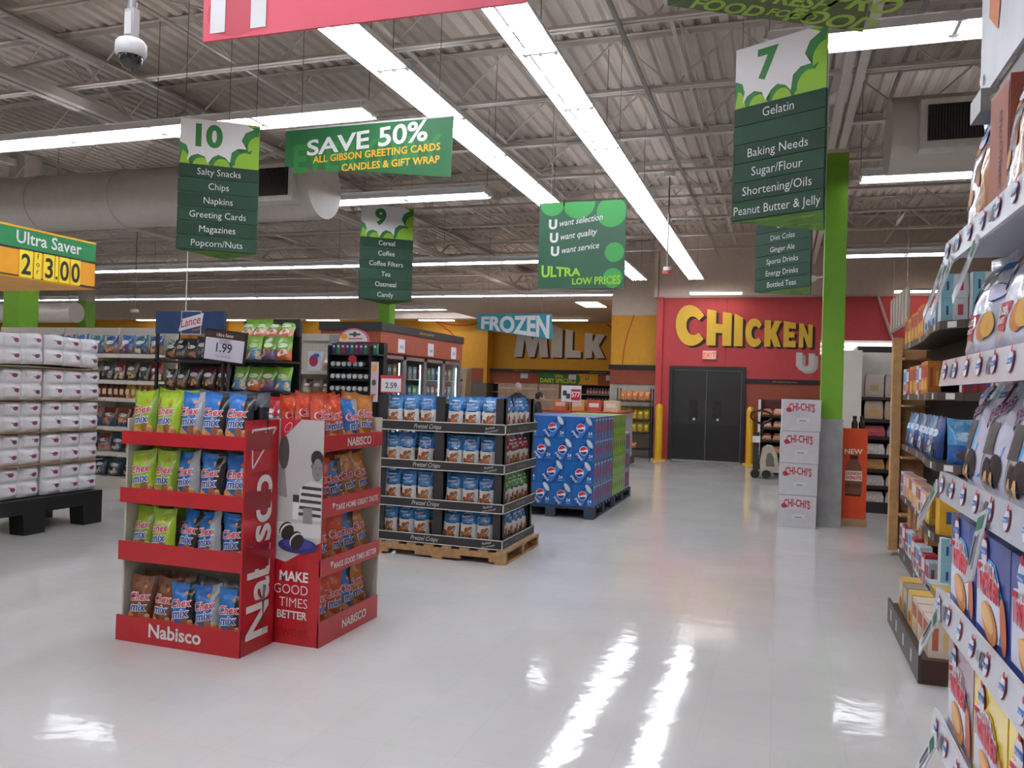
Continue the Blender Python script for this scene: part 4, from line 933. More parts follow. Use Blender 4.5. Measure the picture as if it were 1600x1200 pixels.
def sbag(c1, c2, c3, seed, w=.2, h=.27, text=None, tc='e8e4e0'):
    f1, f2 = foil(c1), foil(c2)
    def d(b, mp, w, h):
        blobs(b, mp, w, h, [c3, c2, c3], 6, .12, .38, .1, .2, seed)
        if text: b.text(mp, text, prt(tc), 0, .58*h, .24*w, bold=.03, layer=3, maxw=.75*w, rot=.05)
        else: b.disc(mp, 0, .62*h, .32*w, .1*h, prt(tc), 2)
    return Proto(bag(w, h, .1, lambda u, v: f1 if v > .42 else f2, d, seed, nu=8, nv=9), 'snack_bag')
gx0, gx1, gy = -11.2, -7.93, 8.7
gondola('snack_shelving', 'beige gondola shelving of snack bags behind the paper rolls', gx0, gx1, gy, .4, 2.22, [.48, .83, 1.23, 1.47, 1.83], SHW, PEG, peg=True, upr=[-11.2, -10.0, -8.97, -7.95])
r = random.Random(31)
pB = [sbag('1d3f74', '6f4a3c', 'b58a5a', 41, .24, .26), sbag('24687a', '2a3c5c', 'c0b28c', 42, .24, .26), sbag('2a5a96', '48305c', 'b5805a', 43, .24, .27)]
pD = [sbag('7c1c22', '4a1c1c', 'b8a080', 44, .2, .25), sbag('33363c', '1c1e24', '8c7a60', 45, .2, .26), sbag('3a3630', '231f1c', 'a8905c', 46, .2, .26)]
pC = [sbag('8a4a24', '243f6c', 'c9883c', 47, .24, .25), sbag('7d2c20', '2c3c5c', 'c0803c', 48, .24, .25)]
pE = [sbag('1f4a5c', '1c2c3c', 'b8b09c', 49, .24, .24), sbag('6c3a34', '9c9890', 'c84c30', 50, .22, .24)]
def shelf_row(protos, x0, x1, y, z, step, lab, cat, grp, rz=0, axis='x', jit=.1, lean=-.1, scale=None):
    x = x0; k = 0; sg = 1 if x1 > x0 else -1
    while (x-x1)*sg < 0:
        p = (x, y, z) if axis == 'x' else (y, x, z)
        protos[k % len(protos)].put(p, (lean+r.uniform(-.04, .04), r.uniform(-.05, .05)*(lean != 0), rz+r.uniform(-jit, jit)), lab % ORD[min(k, 15)], cat, grp, scale)
        x += step*sg; k += 1
shelf_row(pB, gx1-.18, -10.9, gy+.18, 1.835, .26, 'blue crisp bag, %s from right on the top shelf of the beige gondola', 'snack bag', 'crisp bags on the top gondola shelf')
shelf_row(pD, gx1-.15, -9.3, gy+.18, 1.475, .215, 'dark snack bag, %s from right on the second shelf down of the beige gondola', 'snack bag', 'dark bags on the gondola')
shelf_row(pC, gx1-.2, -9.3, gy+.18, .835, .25, 'orange blue crisp bag, %s from right, fourth shelf down, beige gondola', 'snack bag', 'orange crisp bags on the gondola')
shelf_row(pE, gx1-.3, -9.3, gy+.18, .485, .24, 'crisp bag, %s from right on the fifth shelf down of the beige gondola', 'snack bag', 'crisp bags low on the gondola')
shelf_row([pE[0]], gx1-.3, -9.3, gy+.18, .145, .26, 'teal crisp bag, %s from right on the base shelf of the beige gondola', 'snack bag', 'teal bags on the gondola base')
jar = [Proto(MB().cyl((0, 0, 0), (0, 0, .16), .045, M(c, .3), 12).cyl((0, 0, .16), (0, 0, .18), .04, M(k, .4), 12).box(-.03, .03, -.047, -.04, .04, .12, prt('c8b48c')), 'dip_jar') for c, k in (('6a2a1c', '4c1c14'), ('b5802c', 'c8a23c'))]
x = gx1-.15; k = 0
while x > -9.3:
    jar[1 if k < 5 else 0].put((x, gy+.12, 1.235), (0, 0, 0), '%s dip jar, %s from right, third shelf down, beige gondola' % ('yellow' if k < 5 else 'red brown', ORD[min(k, 15)]), 'jar', 'dip jars on the gondola'); x -= .1; k += 1
# taller pegboard end at far left
MB().box(-12.6, -12.2, 9.3, 9.36, 0, 2.62, PEG).build('pegboard_panel', label='tall beige pegboard panel under the yellow price header', cat='panel')

# blue headed snack rack
t = thing('snack_rack', 'black snack rack with a blue headed sign left of the price placard', 'rack')
lx0, lx1, ly = -6.86, -5.91, 7.5
b = MB()
for x in (lx0, lx1-.03): b.box(x, x+.03, ly, ly+.03, 0, 2.28, BLK)
b.build('frame', t)
for z in (.3, .7, 1.05, 1.4, 1.72): MB().box(lx0, lx1, ly, ly+.38, z-.02, z, BLK).build('shelf', t)
MB().box(lx0+.03, lx1-.03, ly+.38, ly+.4, 0, 2.0, M('3c3a38', .6)).build('back_panel', t)
b = MB(); b.box(lx0, lx1, ly-.01, ly, 2.03, 2.285, M('1f3c66', .5)); mp = face_my(0, ly-.01, 0)
cx, cz = -6.36, 2.155
b.rect(mp, cx-.14, cx+.14, cz-.135, cz+.135, prt('d4d6da'), 1); b.rect(mp, cx-.13, cx+.13, cz-.125, cz+.125, prt('1f3c66'), 2)
b.poly(mp, [(cx-.17, cz-.1), (cx+.15, cz-.03), (cx+.17, cz+.11), (cx-.13, cz+.04)], prt('dcdcde'), 3); b.text(mp, 'Lance', prt('b52a44'), cx, cz-.03, .13, bold=.01, ital=.3, layer=4, rot=.2, maxw=.28); b.text(mp, 'snacks', prt('d98a2a'), cx+.08, cz-.09, .05, ital=.3, layer=4, rot=.15)
b.build('header', t)
# second rack with bags
t = thing('snack_rack', 'black snack rack of green and orange veggie bags right of the blue headed rack', 'rack')
vx0, vx1 = -5.88, -5.12
b = MB()
for x in (vx0, vx1-.03): b.box(x, x+.03, ly+.3, ly+.33, 0, 2.2, BLK)
b.build('frame', t); MB().box(vx0+.03, vx1-.03, ly+.33, ly+.36, 0, 2.2, BLK).build('back_panel', t)
MB().box(vx1-.35, vx1, ly+.28, ly+.3, 2.03, 2.22, BLK).build('header', t)
for z in (.5, .85, 1.1, 1.4, 1.74): MB().box(vx0, vx1, ly, ly+.3, z-.02, z, BLK).build('shelf', t)
vg = [sbag('6c9a34', 'b55a24', 'd0c8b8', 51, .2, .27, tc='c8d8b8'), sbag('7aa63c', '4c7aa0', 'c8b480', 52, .2, .27, tc='c8d8b8'), sbag('5c8a2c', '5a4468', 'c07840', 53, .2, .27, tc='d8d8b8')]
shelf_row(vg, vx0+.1, vx1-.05, ly+.12, 1.745, .19, 'green veggie bag, %s from left, top shelf of the right snack rack', 'snack bag', 'veggie bags on the right rack')
shelf_row([vg[1], vg[0], vg[2]], vx0+.1, vx1-.05, ly+.12, 1.405, .19, 'green veggie bag, %s from left, second shelf of the right snack rack', 'snack bag', 'veggie bags on the right rack')
shelf_row([vg[0]], vx0+.1, vx1-.05, ly+.2, 1.98, .17, 'green snack bag lying loose, %s from left on top of the right snack rack', 'snack bag', 'loose bags on top of the right rack', lean=-.5)
dk = [sbag('3a3c34', '5a3c28', '9a7048', 54, .16, .22), sbag('2c2a30', '4a4438', '8c7858', 55, .16, .22)]
pu = [sbag('4a4058', '3c3448', '9a9a5c', 56, .2, .26), sbag('54283a', '3a2028', 'c09040', 57, .18, .26)]
shelf_row(dk, lx0+.12, -6.4, ly+.12, 1.745, .15, 'small dark nut packet, %s from left on the top shelf under the blue header', 'snack bag', 'nut packets on the blue headed rack')
shelf_row([pu[0]], -6.28, lx1-.05, ly+.12, 1.745, .2, 'purple snack bag, %s of those on the shelf under the blue header', 'snack bag', 'purple bags on the blue headed rack')
shelf_row([dk[0]], lx0+.12, -6.5, ly+.12, 1.405, .16, 'small dark packet, %s from left on the second shelf of the blue headed rack', 'snack bag', 'packets on the blue headed rack')
shelf_row([pu[1]], -6.4, lx1-.05, ly+.12, 1.405, .2, 'maroon snack bag, %s of those on the second shelf, blue headed rack', 'snack bag', 'maroon bags on the blue headed rack')
rb = [sbag('b01c2c', '9a9a9c', 'd8d4d0', 58, .2, .27, tc='d8d0d0'), sbag('a81a28', '35653c', 'c8c8c8', 59, .2, .27, tc='d8d0d0')]
t = thing('snack_bin', 'low black bin of red snack bags behind the nearer red display', 'bin'); b = MB(); b.box(-5.75, -4.45, 6.6, 7.05, 0, 1.05, BLK); b.build('body', t)
shelf_row(rb, -5.62, -4.5, 6.72, 1.055, .175, 'red silver snack bag, front row, %s from left in the black bin', 'snack bag', 'red snack bags in the bin', jit=.3)
shelf_row(rb[::-1], -5.55, -4.5, 6.9, 1.09, .18, 'red snack bag, rear row, %s from left in the black bin', 'snack bag', 'red snack bags in the bin', jit=.3)

# placard 1.99
t = thing('price_sign', 'black framed placard reading 1.99 on a pole above the nearer red display', 'sign', (-3.93, 5.0, 0), -.03)
b = MB(); b.box(-.19, .19, -.008, .008, 1.64, 1.88, BLK, Matrix.Translation((0, 0, 1.76)) @ Matrix.Rotation(.1, 4, 'Y') @ Matrix.Translation((0, 0, -1.76))); 
rr = .1; mp = plane((0, -.008, 1.76), (cos(rr), 0, -sin(rr)), (sin(rr), 0, cos(rr)))
b.rect(mp, -.178, .178, .055, .108, prt('3b2422'), 1); b.rect(mp, -.178, .178, -.108, .055, prt('c4c3d2'), 1); b.text(mp, 'Ultra Saver', prt('d4cfc8'), 0, .07, .035, bold=.01, layer=3); b.text(mp, '1.99', prt('2a2930'), 0, -.045, .095, bold=.015, layer=3); b.text(mp, 'YOU SAVE 70¢', prt('55545c'), 0, -.085, .022, layer=3)
for k in range(3): b.rect(mp, -.05, .05, .042-.012*k, .047-.012*k, prt('77757e'), 3)
b.build('placard', t); MB().cyl((.02, .02, 0), (.02, .02, 1.66), .01, BLK2, 8).build('pole', t); MB().cyl((.02, .02, 0), (.02, .02, .015), .13, BLK2, 20).build('base', t)

# beige shelves right of the racks
gondola('snack_shelving', 'beige pegboard shelving between the snack racks and the mint rack', -6.35, -5.5, 9.35, .35, 2.2, [.6, 1.0, 1.36, 1.68], SHW, PEG, peg=True)
cb = Proto(MB().box(-.1, .1, 0, .06, 0, .26, card('c9ccd6')).disc(face_my(0, 0, .13), -.01, 0, .07, .08, prt('a83040'), 1).disc(face_my(0, 0, .2), .03, 0, .05, .03, prt('3c5ca8'), 2), 'cereal_box')
cb.put((-5.98, 9.45, 1.685), (0, 0, 0), 'white box with red and blue picture on the beige shelving beside the mint rack', 'box')
dry = [sbag('b8a890', '8c7a64', 'c84c3c', 61, .14, .2), sbag('8c5040', 'a89078', 'd0b890', 62, .14, .2)]
shelf_row(dry, -5.8, -5.52, 9.5, 1.685, .12, 'dried snack bag, %s from left, upper beige shelf beside the mint rack', 'snack bag', 'dried snack bags by the mint rack')
shelf_row([dry[1], dry[0]], -6.1, -5.55, 9.5, 1.365, .15, 'dried snack bag, %s from left, lower beige shelf beside the mint rack', 'snack bag', 'dried snack bags by the mint rack')
t = thing('junction_box', 'grey junction box with conduit on the pegboard above the beige shelves', 'box'); MB().box(-5.85, -5.72, 9.6, 9.7, 2.05, 2.18, M('8e928f', .5)).build('box', t); MB().cyl((-6.3, 9.66, 2.1), (-5.85, 9.66, 2.1), .012, M('8e928f', .5), 8).build('conduit', t)
# mint rack
mx0, mx1, my = -5.47, -4.78, 8.95
t = thing('mint_rack', 'tall black tin mint rack with an arched white and pink sign', 'rack')
b = MB(); b.box(mx0, mx1, my+.2, my+.3, 0, 2.05, BLK); b.build('back_panel', t)
b = MB(); b.box(mx0, mx0+.02, my, my+.2, 0, 2.0, BLK); b.box(mx1-.1, mx1-.08, my, my+.2, 0, 2.0, BLK); b.build('frame', t)
b = MB(); pts = [(.23*cos(a*PI/12), .17*sin(a*PI/12)) for a in range(13)]
b.hexa([(-5.13+x, my+.05, 2.05+z) for x, z in pts], [(-5.13+x, my+.04, 2.05+z) for x, z in pts], prt('c8607a')); mp = face_my(-5.13, my+.038, 2.05)
b.poly(mp, [(x*.88, z*.86+.004) for x, z in pts], prt('d6d2d0'), 1); b.disc(mp, -.13, .06, .05, .04, prt('dca32c'), 2, n=10); b.rect(mp, -.06, .1, .08, .105, prt('4a5450'), 2); b.disc(mp, .02, .092, .03, .035, prt('4a5450'), 3); b.rect(mp, -.07, .13, .03, .045, prt('c8405c'), 2); b.build('arch_sign', t)
for i in range(6):
    z = 1.78-.155*i
    MB().box(mx0+.02, mx1-.1, my+.02, my+.2, z-.07, z-.055, BLK2).build('shelf', t)
pt = Proto(MB().cyl((0, 0, 0), (0, .08, 0), .034, M('8f9698', .3, .4), 14).disc(plane((0, 0, 0), (1, 0, 0), (0, 0, 1)), 0, 0, .028, .028, prt('c3c7c6'), 1).disc(plane((0, 0, 0), (1, 0, 0), (0, 0, 1)), 0, -.024, .02, .006, prt('7d9a92'), 2), 'mint_tin')
for i in range(5):
    for j in range(7):
        if i == 0 and j == 6: continue
        pt.put((mx0+.06+.08*j, my+.03, 1.765-.155*i), (0, 0, 0), 'silver mint tin, %s from left, %s row down in the mint rack' % (ORD[j], ORD[i]), 'tin', 'mint tins in the rack')
cc = ['3a3470', '2a6a4c', '7a2440', '3a3470', '2a6a4c', '7a2440', '4a3a78', '2a6a4c', '7a2440', '2a6a4c']
for j, c in enumerate(cc):
    b = MB(); b.box(0, .055, 0, .05, 0, .13, card(c)); b.disc(face_my(.028, 0, .09), 0, 0, .016, .016, prt('cfc8c8'), 1); b.build('mint_box', loc=(mx0+.03+.065*j, my+.05, 1.9), label='%s mint box, %s from left in the top row of the mint rack' % ({'3a3470': 'purple', '2a6a4c': 'green', '7a2440': 'maroon', '4a3a78': 'violet'}[c], ORD[j]), cat='box', group='coloured mint boxes on the rack')
MB().box(mx0+.02, mx1-.0, my+.03, my+.2, 1.88, 1.898, BLK2).build('shelf', t)
b = MB(); b.box(mx1-.065, mx1+.03, my, my+.02, 1.3, 1.8, prt('d0b8c0')); mp = face_my(mx1-.02, my, 1.3); b.disc(mp, 0, .42, .035, .05, prt('dca32c'), 1, n=10); b.disc(mp, 0, .24, .03, .04, prt('4a5450'), 1); b.rect(mp, -.03, .03, .08, .1, prt('c8607a'), 1); b.build('side_sign', t)
b = MB(); b.poly(face_my(-5.1, my-.02, 1.83), [(.07*(1 if k % 2 else .72)*cos(k*PI/7), .06*(1 if k % 2 else .72)*sin(k*PI/7)) for k in range(14)], prt('a81c2c'), 1); b.build('burst_tag', t)

# ------------------------------------------------------------------ freezers
fx0, fx1, fy0, fy1 = -6.3, -5.33, 10.1, 13.15
t = thing('freezer_case', 'glass door freezer case with a brown header', 'freezer')
b = MB(); b.box(fx0, fx1, fy0, fy1, 1.98, 2.28, TERRA); b.build('header', t)
b = MB(); b.box(fx0-.02, fx1+.02, fy0-.02, fy1+.02, 2.28, 2.4, BLK2); b.text(face_px(fx1+.02, 0, 0), 'satisfaction guaranteed', prt('c9a23c'), 11.6, 2.32, .06); b.build('header_trim', t)
b = MB(); b.box(fx0, fx1-.02, fy0, fy0+.05, 0, 1.98, M('c4c1ba', .5)); b.build('end_panel', t)
b = MB(); b.box(fx0, fx0+.06, fy0+.05, fy1, 0, 1.98, M('c4c1ba', .5)); b.box(fx0, fx1-.02, fy1-.05, fy1, 0, 1.98, M('c4c1ba', .5)); b.box(fx0, fx1-.02, fy0, fy1, 0, .25, M('8a8680', .4, .4)); b.build('cabinet', t)
AL = M('a5a3a0', .3, .7, var=.03); GLS = M('dfe8ea', .03, trans=1, var=0); 
nd = 4; dw = (fy1-fy0-.1)/nd
shl = MB()
for z in (.35, .68, 1.0, 1.32, 1.62): shl.box(fx0+.07, fx1-.12, fy0+.06, fy1-.06, z-.012, z, WHT)
shl.build('shelves', t)
for i in range(nd):
    a = fy0+.05+dw*i; c = a+dw
    b = MB()
    for y in (a, c-.05): b.box(fx1-.06, fx1, y, y+.05, .25, 1.95, AL)
    for z in (.25, 1.9): b.box(fx1-.06, fx1, a, c, z, z+.05, AL)
    d = b.build('door', t)
    MB().box(fx1-.035, fx1-.028, a+.05, c-.05, .3, 1.9, GLS).build('pane', d)
    MB().box(fx1, fx1+.03, c-.045, c-.03, .8, 1.3, BLK).build('handle', d)
    MB().box(fx1-.085, fx1-.065, c-.045, c-.03, .35, 1.85, M('dff4ff', emit=5)).build('light_tube', t)
fcol = ['8c1c2c', 'a8a4a0', '3c6a9c', '7aa03c', 'b8b0a0', '641c24', 'c8883c']
fp = [Proto(MB().box(0, .05, 0, .13, 0, .2, card(c)).rect(face_px(.05, 0, 0), .02, .11, .1, .16, prt('d8d4d0'), 1), 'frozen_box') for c in fcol]
for z, nme in ((.35, 'lowest'), (.68, 'second'), (1.0, 'third'), (1.32, 'fourth'), (1.62, 'top')):
    for j in range(16):
        k = r.randrange(7); fp[k].put((fx1-.22, fy0+.2+.175*j, z), (0, 0, 0), 'packaged frozen food box, %s from the near end on the %s freezer shelf' % (ORD[j], nme), 'box', 'frozen food boxes in the freezer case')
for y, s in ((10.75, '4.50'), (11.8, '3.48'), (12.75, '2.99')):
    b = MB(); b.box(fx1+.001, fx1+.006, y-.11, y+.11, 2.0, 2.2, prt('d4d2d8')); b.text(face_px(fx1+.006, y, 2.06), s, prt('33312f'), 0, 0, .07, bold=.01); b.build('price_card', t)

# mid distance: purple bunker, promo sign, rack of yellow bags, coffee urn
t = thing('bunker_freezer', 'low white bunker freezer behind the cola cartons', 'freezer'); MB().box(-4.5, -3.02, 15.6, 17.4, .15, 1.08, M('b4bac4', .4)).build('body', t); MB().box(-4.55, -2.97, 15.55, 17.45, .0, .15, BLK2).build('kick', t); MB().box(-4.54, -2.98, 15.56, 17.44, 1.08, 1.12, M('a83c34', .5)).build('rim', t)
for j in range(4):
    b = MB(); b.box(0, .3, 0, .25, 0, .22, card(['c86a3c', 'c89a4c', 'b0503c', 'c8b088'][j])); b.rect(face_my(.15, 0, .08), -.1, .1, 0, .08, prt('d8d0c8')); b.build('food_box', loc=(-4.4+.35*j, 15.9, 1.12), label='orange packaged food box, %s from left on the white bunker freezer' % ORD[j], cat='box', group='food boxes on the bunker freezer')
t = thing('price_sign', 'white and red promotional placard above the bunker freezer', 'sign', (-3.9, 15.4, 0)); b = MB(); b.box(-.2, .2, -.01, .01, 1.3, 1.62, prt('cfd0d4')); mp = face_my(0, -.01, 1.3); b.rect(mp, .0, .19, .03, .25, prt('b02434'), 1); b.text(mp, '577', WO, .095, .1, .14, bold=.02, layer=2, maxw=.17); b.box(-.17, -.09, -.014, -.01, 1.42, 1.52, prt('3c4048')); b.box(-.1, -.02, -.014, -.01, 1.36, 1.46, prt('3c4048')); b.build('placard', t); MB().cyl((0, .02, 0), (0, .02, 1.35), .012, BLK2, 8).build('pole', t)
t = thing('wire_rack', 'black wire rack of yellow and orange bags by the yellow wall', 'rack')
rx0, rx1, ry = -3.62, -2.84, 18.72
b = MB()
for x in (rx0, rx1):
    for y in (ry, ry+.4): b.cyl((x, y, 0), (x, y, 1.62), .014, BLK, 8)
b.build('frame', t)
for z in (.22, .6, .9, 1.2, 1.45-.12): MB().box(rx0, rx1, ry, ry+.4, z-.03, z, BLK).build('shelf', t)
yb = sbag('bfa01c', 'b5941c', 'a8861c', 71, .14, .25, tc='d8c048'); ob = sbag('c8702c', 'b8703c', 'c8883c', 72, .14, .22, tc='d89a5c')
for z, nme, P, n0 in ((.6, 'third shelf', yb, 5), (.9, 'second shelf', yb, 5), (.22+.0, 'lowest shelf', ob, 3), (1.33, 'top shelf', ob, 5)):
    for j in range(n0): P.put((rx0+.1+.145*j, ry+.12, z), (0, 0, r.uniform(-.1, .1)), '%s bag, %s from left on the %s of the black wire rack' % ('yellow' if P is yb else 'orange', ORD[j], nme), 'food bag', 'bags on the black wire rack', scale=(1, 1, .98 if P is yb else (.6 if n0 == 3 else 1)))
for j in range(5): yb.put((rx0+.1+.145*j, ry+.2, 1.06 if 0 else .905), (0, 0, 0), 'yellow bag, rear row, %s from left, second shelf of black wire rack' % ORD[j], 'food bag', 'bags on the black wire rack')
t = thing('drink_dispenser', 'tan drinks dispenser with a red card beyond the freezers', 'dispenser', (-8.7, 21.5, 0))
MB().box(-.35, .35, -.3, .3, 0, 1.25, M('b09c84', .6)).build('stand', t); b = MB(); b.hexa([(-.22, -.3, 1.25), (.22, -.3, 1.25), (.22, .2, 1.25), (-.22, .2, 1.25)], [(-.18, -.22, 2.05), (.24, -.22, 2.05), (.22, .2, 2.1), (-.16, .2, 2.1)], M('bda98c', .5)); b.box(-.12, .14, -.31, -.3, 1.7, 1.76, prt('4a3c34')); b.build('body', t)
MB().box(-.35, .1, -.36, -.34, 1.35, 1.62, M('a82434', .5)).build('card', t)

# bollards
for x, y, lb in ((-2.6, 18.5, 'yellow bollard left of the black double doors'), (-.6, 18.52, 'yellow bollard right of the black double doors')):
    t = thing('bollard', lb, 'bollard', (x, y, 0)); YB_ = M('d6a416', .45, var=.04)
    b = MB(); b.cyl((0, 0, 0), (0, 0, 1.2), .085, YB_, 20, caps=False); b.lathe([(.085, 1.2), (.07, 1.25), (.04, 1.28), (0, 1.285)], (0, 0, 0), YB_, 20); b.build('post', t)
    MB().cyl((0, 0, 0), (0, 0, .03), .16, YB_, 20).build('base_plate', t)

# meat shelf right of the doors
t = thing('display_case', 'lit multi deck meat case right of the black doors', 'display case')
ex0, ex1, ey = -.42, .6, 17.6
b = MB(); b.box(ex0, ex0+.05, ey, ey+.7, .2, 1.45, WHT); b.box(ex1-.05, ex1, ey, ey+.7, .2, 1.45, WHT); b.box(ex0+.05, ex1-.05, ey+.65, ey+.7, .2, 1.45, M('5a2a20', .6)); b.build('cabinet', t)
MB().box(ex0, ex1, ey-.02, ey+.7, 0, .2, BLK2).build('base', t)
for z in (.35, .62, .88, 1.14): MB().box(ex0+.05, ex1-.05, ey+.05, ey+.6, z-.05, z, BLK2).build('shelf', t)
mt = [Proto(MB().box(-.1, .1, 0, .15, 0, .03, card('c8702c')).hexa([(-.09, 0, .03), (.09, 0, .03), (.09, .15, .03), (-.09, .15, .03)], [(-.06, .02, .08), (.06, .02, .08), (.06, .13, .08), (-.06, .13, .08)], M(c, .2, coat=.5)), 'meat_tray') for c in ('c8a294', 'c07a5c', 'd0b8a8')]
for z, nme in ((.35, 'lowest'), (.62, 'second'), (.88, 'third'), (1.14, 'top')):
    for j in range(4): mt[(j+int(z*10)) % 3].put((ex0+.18+.22*j, ey+.06, z), (0, 0, 0), 'wrapped tray, %s from left on the %s shelf of the meat case' % (ORD[j], nme), 'food tray', 'wrapped trays in the meat case')
    for j in range(4): mt[(j+1) % 3].put((ex0+.18+.22*j, ey+.22, z+.05), (-.15, 0, 0), 'wrapped meat tray, rear row, %s from left, %s shelf' % (ORD[j], nme), 'food tray', 'wrapped trays in the meat case')
# pallet jack
t = thing('pallet_jack', 'electric pallet jack with cream body left of the white cartons', 'pallet jack', (-.22, 15.6, 0))
CR = M('b5ab98', .5)
b = MB(); pts = [(-.1, .3), (-.06, .56), (.02, .62), (.12, .6), (.2, .45), (.25, .12), (-.08, .1)]
b.hexa([(x, 0, z) for x, z in pts], [(x, .25, z) for x, z in pts], CR); b.hexa([(x*.45+.05, -.004, z*.5+.17) for x, z in pts], [(x*.45+.05, 0, z*.5+.17) for x, z in pts], M('6a655c', .5)); b.build('body', t)
for x in (-.18, .02):
    MB().cyl((x, -.03, .08), (x, .05, .08), .08, BLK, 16).build('wheel', t)
MB().box(-.22, -.12, -.02, .2, .05, .85, BLK2).build('mast', t)
b = MB(); b.tube([(-.08, .05, .8), (-.06, 0, 1.0), (-.2, -.03, 1.05), (-.28, -.03, 1.12), (-.26, -.03, 1.22), (-.1, -.03, 1.26), (.06, -.03, 1.22), (.1, -.03, 1.12), (.02, -.03, 1.05), (-.06, 0, 1.0)], .02, BLK, 8); b.build('handle', t)
MB().box(-.24, -.1, -.05, -.02, .66, .78, WHT).build('control_panel', t)
for x in (-.05, .15): MB().box(x, x+.1, .25, 1.1, .05, .1, M('3c5a8c', .5)).build('fork', t)

# ------------------------------------------------------------------ white panel and black shelving right of the column
t = thing('shelving_end', 'pale panelled shelving end right of the green column', 'shelving'); MB().box(.7, 1.04, 11.7, 12.05, 0, 2.17, WALLP).build('side_panel', t)
MB().box(.7, 1.04, 12.05, 13.4, 0, 2.17, WALLP).build('rear_panel', t)
gondola('baking_shelving', 'black shelving of sugar and flour sacks past the orange display', 1.06, 2.7, 11.72, .5, 2.17, [.18, .5-.1, .62, .8, 1.06, 1.45+.04, 1.93-.06 if 0 else 1.5], SHB, WALLP, base=.12) if 0 else None
t = thing('baking_shelving', 'black shelving of pale sacks past the orange display', 'shelving')
MB().box(1.06, 2.6, 12.2, 12.3, 0, 2.17, WALLP).build('back_panel', t); MB().box(1.06, 2.6, 11.72, 12.2, 0, .14, SHB).build('base', t)
SZ = [.36, .58, .78, 1.02, 1.25, 1.55]
for z in SZ: MB().box(1.06, 2.6, 11.72, 12.2, z-.04, z, SHB).build('shelf', t)
MB().box(1.06, 2.6, 12.19, 12.2, .14, 1.5, SHB).build('backing', t)
def sack(w, h, d, c, c2, lab):
    b = MB(); q = M(c, .6, var=.08, bump=.3, bs=20)
    n = 6
    prof = [(1, 0), (1.04, .1), (1.05, .5), (1, .85), (.92, 1)]
    for (s0, v0), (s1, v1) in zip(prof, prof[1:]):
        rc = lambda s, v: [(-w/2*s, d*(.5-.5*s), v*h), (w/2*s, d*(.5-.5*s), v*h), (w/2*s, d*(.5+.5*s), v*h), (-w/2*s, d*(.5+.5*s), v*h)]
        b.add(rc(s0, v0)+rc(s1, v1), [(i, (i+1) % 4, 4+(i+1) % 4, 4+i) for i in range(4)], q)
    b.add([(-w*.46, d*.04, h), (w*.46, d*.04, h), (w*.46, d*.96, h), (-w*.46, d*.96, h)], [(0, 1, 2, 3)], q)
    mp = face_my(0, -.03*d, 0); b.rect(mp, -w*.25, w*.25, h*.25, h*.5, prt(c2), 1)
    return Proto(b, lab)
sk = [sack(.22, .3, .14, 'a2948a', '8a8050', 'flour_sack'), sack(.22, .24, .14, 'a58f7c', 'b08a3c', 'sugar_sack')]
lowb = [Proto(MB().box(-.13, .13, 0, .2, 0, .04, M(c, .4, var=.2, scale=30)).hexa([(-.13, 0, .04), (.13, 0, .04), (.13, .2, .04), (-.13, .2, .04)], [(-.11, .03, .1), (.11, .03, .1), (.11, .18, .1), (-.11, .18, .1)], M(c, .4, var=.2, scale=30)), 'food_packet') for c in ('a83c44', 'b8b2ac', 'a8783c', '5a7a9c')]
for z, nme, P, n in ((1.555, 'top shelf', [sk[0]], 6), (1.255, 'second shelf down', [sk[1]], 6)):
    for j in range(n): P[0].put((1.2+.25*j, 11.76, z), (0, 0, r.uniform(-.05, .05)), 'pale sack, %s from left, %s, black shelving past orange display' % (ORD[j], nme), 'sack', 'sacks on the black shelving')
for z, nme, ks in ((1.025, 'third shelf down', (0, 3)), (.785, 'fourth shelf down', (1, 1)), (.585, 'fifth shelf down', (2, 2)), (.365, 'sixth shelf down', (1, 1)), (.145, 'base shelf', (1, 1))):
    for j in range(5): lowb[ks[j % 2]].put((1.22+.28*j, 11.76, z), (0, 0, 0), 'flat packet stack, %s from left, %s, black shelving past orange display' % (ORD[j], nme), 'food packet', 'packets on the black shelving', scale=(1, 1, 1.35))
# farther brown headed cooler behind it
t = thing('cooler_case', 'distant cooler with black and brown header right of the column', 'cooler'); MB().box(1.2, 4.5, 15.6, 16.6, 2.02, 2.3, TERRA).build('header', t); MB().box(1.3, 4.6, 15.55, 16.6, 2.3, 2.46, BLK).build('header_trim', t); MB().box(1.2, 4.5, 15.7, 16.6, 0, 2.02, M('a8a49c', .5)).build('body', t)
t = thing('light_strip', 'bright lamp strip with three tubes over the distant meat cooler right of the column', 'light')
MB().box(.75, 3.2, 17.22, 17.26, 2.38, 2.68, WHT).build('housing', t)
for z in (2.52, 2.44, 2.62): MB().cyl((.75, 17.2, z-.02), (3.2, 17.2, z-.02), .018, M('fff4ea', emit=4), 8).build('tube', t)
for x in (.9, 3.0): MB().cyl((x, 17.24, 2.68), (x, 17.24, 5.24), .005, STEEL, 4).build('hanger', t)
b = MB(); b.cyl((1.95, 18.87, 3.76), (2.35, 18.87, 2.55), .03, M('c7a0a0', .5), 6); b.build('diagonal_brace', label='slanting pale brace on the red wall', cat='brace')

